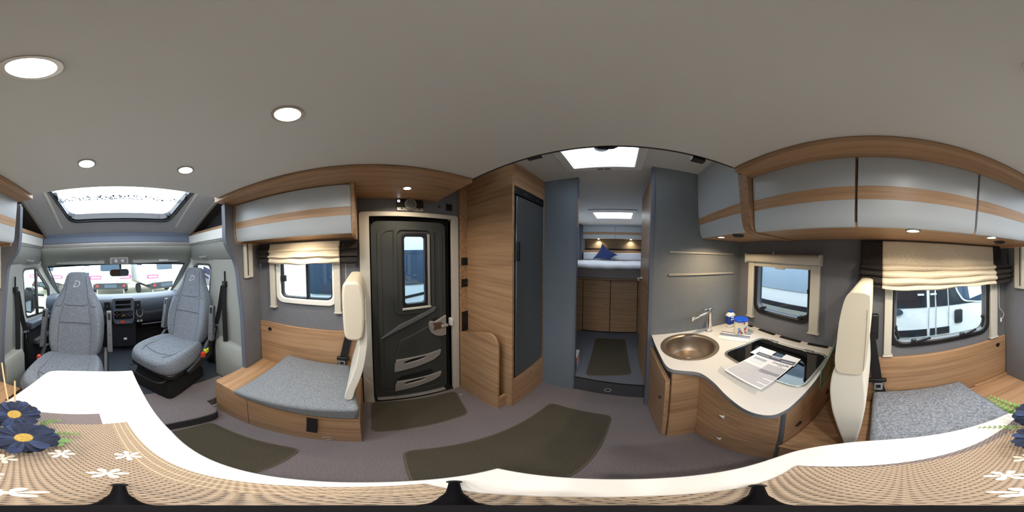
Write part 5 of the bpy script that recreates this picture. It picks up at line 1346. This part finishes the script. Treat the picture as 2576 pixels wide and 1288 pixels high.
    for s, z0, z1, yy, lean in arms:
        m_ = Matrix.Translation((s * .305, yy, z0)) @ Matrix.Rotation(R(lean), 4, 'X')
        a = MB().prism(round_poly([(-.032, 0), (.034, 0), (.030, z1 - z0), (-.026, z1 - z0)], .022, 4), 'x', -.022, .022).xf(m_).build('armrest', 'grey_plastic', t, bev=.006, local=True)
        MB().box(-.010, .010, .027, .033, (z1 - z0) * .80, (z1 - z0) * .95).xf(m_).build('armrest_slot', 'black_plastic', a, local=True)
        for f in (.22, .45): MB().lathe([(.005, 0), (.005, .003)], (0, .034, 0), 10, 'y').xf(m_ @ Matrix.Translation((0, -.002, (z1 - z0) * f))).build('screw', 'black_plastic', a, local=True)
    return t
cab_seat('grey driver seat swivelled to face the table', (.315, -1.115, -1.356), 0, ((1, .46, .88, -.30, 12), (-1, .46, .88, -.30, 12)))
cab_seat('grey passenger seat turned sideways to the aisle', (-.500, -1.395, -1.356), R(-61.9), ((1, .50, .88, -.28, 12), (-1, .50, .88, -.26, 8)))
# cab seat belts
def cab_belt(label, s, y0):
    X = (lambda x: x) if s > 0 else mir
    q = thing('seat_belt', label, 'seat belt', (X(.80), y0, -1.3))
    MB().strip(smooth_line([(X(.790), y0, -.27), (X(.772), y0 + .01, -.50), (X(.765), y0 + .02, -.86)], 4), .045, .003, (-.55 * s, .83, 0)).build('webbing', 'belt', q)
    MB().strip(smooth_line([(X(.790), y0 - .02, -.28), (X(.780), y0 - .08, -.55), (X(.765), y0 - .16, -.85), (X(.76), y0 - .22, -1.24)], 4), .045, .003, (-.55 * s, .83, 0)).build('webbing', 'belt', q)
    MB().rbox(X(.80) - .02, X(.80) + .02, y0 - .03, y0 + .02, -.29, -.235, .012).build('anchor', 'black_plastic', q, bev=.005)
    B(X(.803) - .006, X(.803) + .006, y0 - .008, y0, -.24, -.14).build('slot', 'black_matt', q)
    MB().box(-.006, .006, -.045, .045, -.012, .012).xf(Matrix.Translation((X(.762), y0 - .125, -.72)) @ Matrix.Rotation(R(18), 4, 'X')).build('stopper', 'grey_plastic', q, bev=.004)
    MB().ring(rrect(y0 - .165, y0 - .12, -.80, -.745, .006), rrect(y0 - .155, y0 - .13, -.785, -.76, .004), 'x', X(.758) - .003, X(.758) + .003).build('tongue', 'chrome', q)
q = thing('window_notice', 'tilted white notice card with blue band in the passenger window', 'notice', (-1.045, -1.52, -.32))
nm_ = Matrix.Translation((-1.052, -1.56, -.22)) @ Matrix.Rotation(R(-14), 4, 'X')
MB().box(-.0012, .0012, -.075, .075, -.10, .10).xf(nm_).build('card', 'paper', q); MB().box(.0012, .0018, -.073, .073, .03, .098).xf(nm_).build('band', 'towel_blue', q)
MB().box(.0012, .0018, -.055, .055, -.02, .005).xf(nm_).build('print', 'label_blue', q)
cab_belt('black seat belt on the driver side pillar', 1, -1.235)
cab_belt('black seat belt on the passenger side pillar', -1, -1.17)
# ------------------------------------------------------------------ outside: gravel yard and parked vehicles
G = -2.15
st(B(-40, 40, -45, 25, G - .2, G).build('ground', 'gravel', flat=True), 'gravel yard around the motorhome', 'ground')
def loft_body(x0, x1, y0, y1, z0, z1, r, nm, mt, par, tilt=0):
    pts = rrect(x0, x1, z0, z1, r, 5)
    return MB().prism(pts, 'y', y0, y1).build(nm, mt, par, bev=.08, seg=3)
def caravan(label, cx, yr, w, zb, rot, plate=False):
    """rear face at local y=0 looking towards +y, body behind it"""
    t = thing('caravan', label, 'caravan', (cx, yr, G), R(rot), 'white caravans parked ahead of the windscreen')
    h = w / 2; b0 = zb - G
    MB().prism([(-4.2, b0 + .02), (-.18, b0 + .02), (0, b0 + .16), (-.06, b0 + .9), (-.10, b0 + 1.3), (-.28, b0 + 2.0), (-.5, b0 + 2.15), (-4.2, b0 + 2.15)], 'x', -h, h).build('body', 'body_white', t, bev=.06, seg=3, local=True)
    MB().rbox(-h * .46, h * .46, -.12, -.035, b0 + .80, b0 + 1.62, .10, 5, 'y').build('rear_window', 'car_glass', t, bev=.01, local=True)
    MB().prism([(-h * .80, b0 - .06), (-h * .70, b0 + .10), (h * .70, b0 + .10), (h * .80, b0 - .06), (h * .80, b0 - .22), (-h * .80, b0 - .22)], 'y', -.4, .015).build('bumper_recess', 'body_dark', t, local=True)
    MB().rbox(-.34, .34, -.05, .025, b0 - .13, b0 + .06, .02, 3, 'y').build('towing_panel', 'car_glass', t, local=True)
    for s in (-1, 1):
        rg = rrect(min(s * h * .42, s * h * .97), max(s * h * .42, s * h * .97), b0 + .36, b0 + .56, .05)
        ri = rrect(min(s * h * .46, s * h * .91), max(s * h * .46, s * h * .91), b0 + .41, b0 + .51, .03)
        MB().ring(rg, ri, 'y', -.05, .012).build('tail_light', 'tail_red', t, local=True)
        MB().prism([(s * h * .62 - .09, b0 - .07), (s * h * .62 + .09, b0 - .07), (s * h * .62, b0 + .08)], 'y', .012, .03).build('reflector', 'tri_red', t, local=True)
        MB().tube([(s * h * .62, -.25, b0 - .15), (s * h * .64, -.2, .01)], .035, 8).build('jack_leg', 'silver_plastic', t, local=True)
        MB().lathe([(.30, -.09), (.32, 0), (.30, .09)], (s * (h - .15), -1.9, .32), 20, 'x').build('wheel', 'tyre', t, local=True)
        B(min(s * h, s * (h + .006)), max(s * h, s * (h + .006)), -1.6, -.7, b0 + 1.05, b0 + 1.65).build('side_window', 'car_glass', t, local=True)
    B(-h * .8, h * .8, -3.8, -.3, b0 - .18, b0 + .05).build('chassis', 'body_dark', t, local=True)
    if plate:
        pl_ = B(-.81, -.43, .002, .02, b0 + .50, b0 + .62).build('number_plate', 'plate_white', t, local=True)
    return t, b0
c1_, b0 = caravan('white caravan with number plate seen straight ahead through the windscreen', -.06, -9.0, 2.36, -1.43, 0)
pl_ = MB().box(-.80, -.38, .0, .03, b0 + .42, b0 + .64).build('number_plate', 'plate_white', c1_, local=True)
ORG['fake'] = Vector((0, 0, 0))
def local_text(nm, txt, size, mt, par, mx):
    ORG[par.name + '_l'] = Vector((0, 0, 0)); keep = ORG[par.name]; ORG[par.name] = Vector((0, 0, 0))
    o = text_mesh(nm, txt, size, mt, par, mx, .002); ORG[par.name] = keep; ORG[o.name] = keep
    return o
face = Matrix(((-1, 0, 0, -.59), (0, 0, 1, .033), (0, 1, 0, b0 + .53), (0, 0, 0, 1)))
local_text('lettering', '001', .26, 'plate_text', pl_, face)
caravan('white caravan parked at an angle beyond the passenger seat', -3.05, -8.4, 2.30, -1.40, 8)
caravan('white caravan parked beyond the driver door window', 3.85, -9.3, 2.36, -1.43, -6)
caravan('white caravan in the far row behind the driver headrest', 2.1, -17.0, 2.36, -1.43, 0)
# white van beside the kitchen side windows
VX = 1.98
t = thing('panel_van', 'white van with black window band beside the dinette window', 'van', (2.9, -1.4, G))
MB().prism([(VX, -.97), (VX + .02, -.60), (VX + .12, .10), (VX + .35, .55), (VX + 1.6, .55), (VX + 1.8, -.6), (VX + 1.8, -1.85), (VX + .05, -1.85)], 'y', -3.4, .15).build('body', 'body_white', t, bev=.05, seg=3)
def band(y0, y1, z0, z1, nm, mt, off=.006):
    def xs(z): return VX + (.02 * (z + .97) / .37 if z < -.6 else .02 + .10 * (z + .6) / .7)
    return MB().prism([(xs(z0) - off, z0), (xs(z1) - off, z1), (xs(z1) + .03, z1), (xs(z0) + .03, z0)], 'y', y0, y1).build(nm, mt, t)
for y0, y1 in ((-.645, .10), (-.755, -.685), (-.94, -.775), (-1.60, -.955)): band(y0, y1, -.615, .09, 'window_band', 'body_dark')
def van_x(z): return VX + (.02 * (z + .97) / .37 if z < -.6 else .02 + .10 * (z + .6) / .7)
def van_patch(pts, off, nm, mt):
    return MB().loft([[(van_x(z) - o_, y, z) for y, z in pts] for o_ in (off, off - .012)]).build(nm, mt, t)
van_patch(round_poly([(-1.02, .06), (-1.06, -.40), (-1.17, -.58), (-1.50, -.63), (-1.58, -.60), (-1.58, .06)], .07, 5), .013, 'window_rim', 'white_plastic')
van_patch(round_poly([(-1.04, .06), (-1.08, -.39), (-1.19, -.56), (-1.50, -.61), (-1.57, -.58), (-1.57, .06)], .07, 5), .016, 'side_window', 'car_glass_dark')
van_patch([(-1.24, -.20), (-1.28, -.55), (-1.50, -.50), (-1.48, -.17)], .019, 'paper_notice', 'paper')
for y0, y1 in ((-.645, .10), (-.755, -.685), (-.955, -.775)): band(y0, y1, -1.03, -.925, 'sill_band', 'body_dark')
for y in (-.668, -.765, -.948): B(VX + .0, VX + .006, y - .004, y + .004, -.92, -.62).build('door_gap', 'print_mid', t)
MB().rbox(VX - .012, VX + .02, -1.155, -1.035, -.90, -.685, .03, 4, 'x').build('door_handle', 'body_dark', t, bev=.008)
MB().prism(ellipse(-.26, -.665, .075, .045, 24), 'x', VX - .004, VX + .02).build('fuel_flap', 'car_glass_dark', t)
for y in (-.56, -.73): B(VX + .0, VX + .03, y - .04, y + .04, -.45, -.43).build('latch', 'white_plastic', t)
for y in (-2.6, -.3): MB().lathe([(.34, -.1), (.36, 0), (.34, .1)], (VX + .25, y, G + .36), 24, 'x').build('wheel', 'tyre', t)
# white motorhome further back beside the kitchen window
t = thing('motorhome', 'white motorhome with blue grey reflection painted on its glazing beside the kitchen window', 'motorhome', (3.1, 2.6, G))
B(2.05, 4.2, .35, 5.6, -.80, .9).build('body', 'body_white', t, bev=.04)
B(2.04, 2.06, .45, 5.5, -.49, .85).build('side_glazing', 'reflection_blue', t)  # pale blue paints the reflection in the glazing into its colour
B(2.03, 2.06, .35, 5.6, -.775, -.70).build('rub_strip', 'body_dark', t)
B(2.2, 4.1, .5, 5.5, -1.75, -.80).build('skirt', 'body_white', t)
for y in (1.4, 4.5): MB().lathe([(.34, -.1), (.36, 0), (.34, .1)], (2.4, y, G + .36), 24, 'x').build('wheel', 'tyre', t)
# white motorhome on the door side
t = thing('motorhome', 'white motorhome with dark windows beyond the entrance door', 'motorhome', (-3.5, .4, G))
B(-4.6, -2.42, -6.0, 5.5, -1.75, .95).build('body', 'body_white', t, bev=.06, seg=3)
for y0, y1, z0, z1 in ((.20, 1.25, -.52, .022), (-.875, -.02, -.64, .25), (2.0, 3.0, -.5, .1)):
    w = MB().rbox(-2.43, -2.405, y0, y1, z0, z1, .05, 4, 'x').build('side_window', 'car_glass_dark', t, bev=.006)
    MB().ring(rrect(y0 + .04, y1 - .04, z0 + .04, z1 - .04, .04), rrect(y0 + .055, y1 - .055, z0 + .055, z1 - .055, .035), 'x', -2.407, -2.402).build('window_rim', 'car_glass', w)
MB().prism([(-.4, -.835), (1.5, -.578), (1.5, -.618), (-.4, -.875)], 'x', -2.425, -2.412).xf(Matrix.Identity(4)).build('side_stripe', 'body_dark', t)
for y in (-2.4, 2.6): MB().lathe([(.34, -.1), (.36, 0), (.34, .1)], (-2.6, y, G + .36), 24, 'x').build('wheel', 'tyre', t)
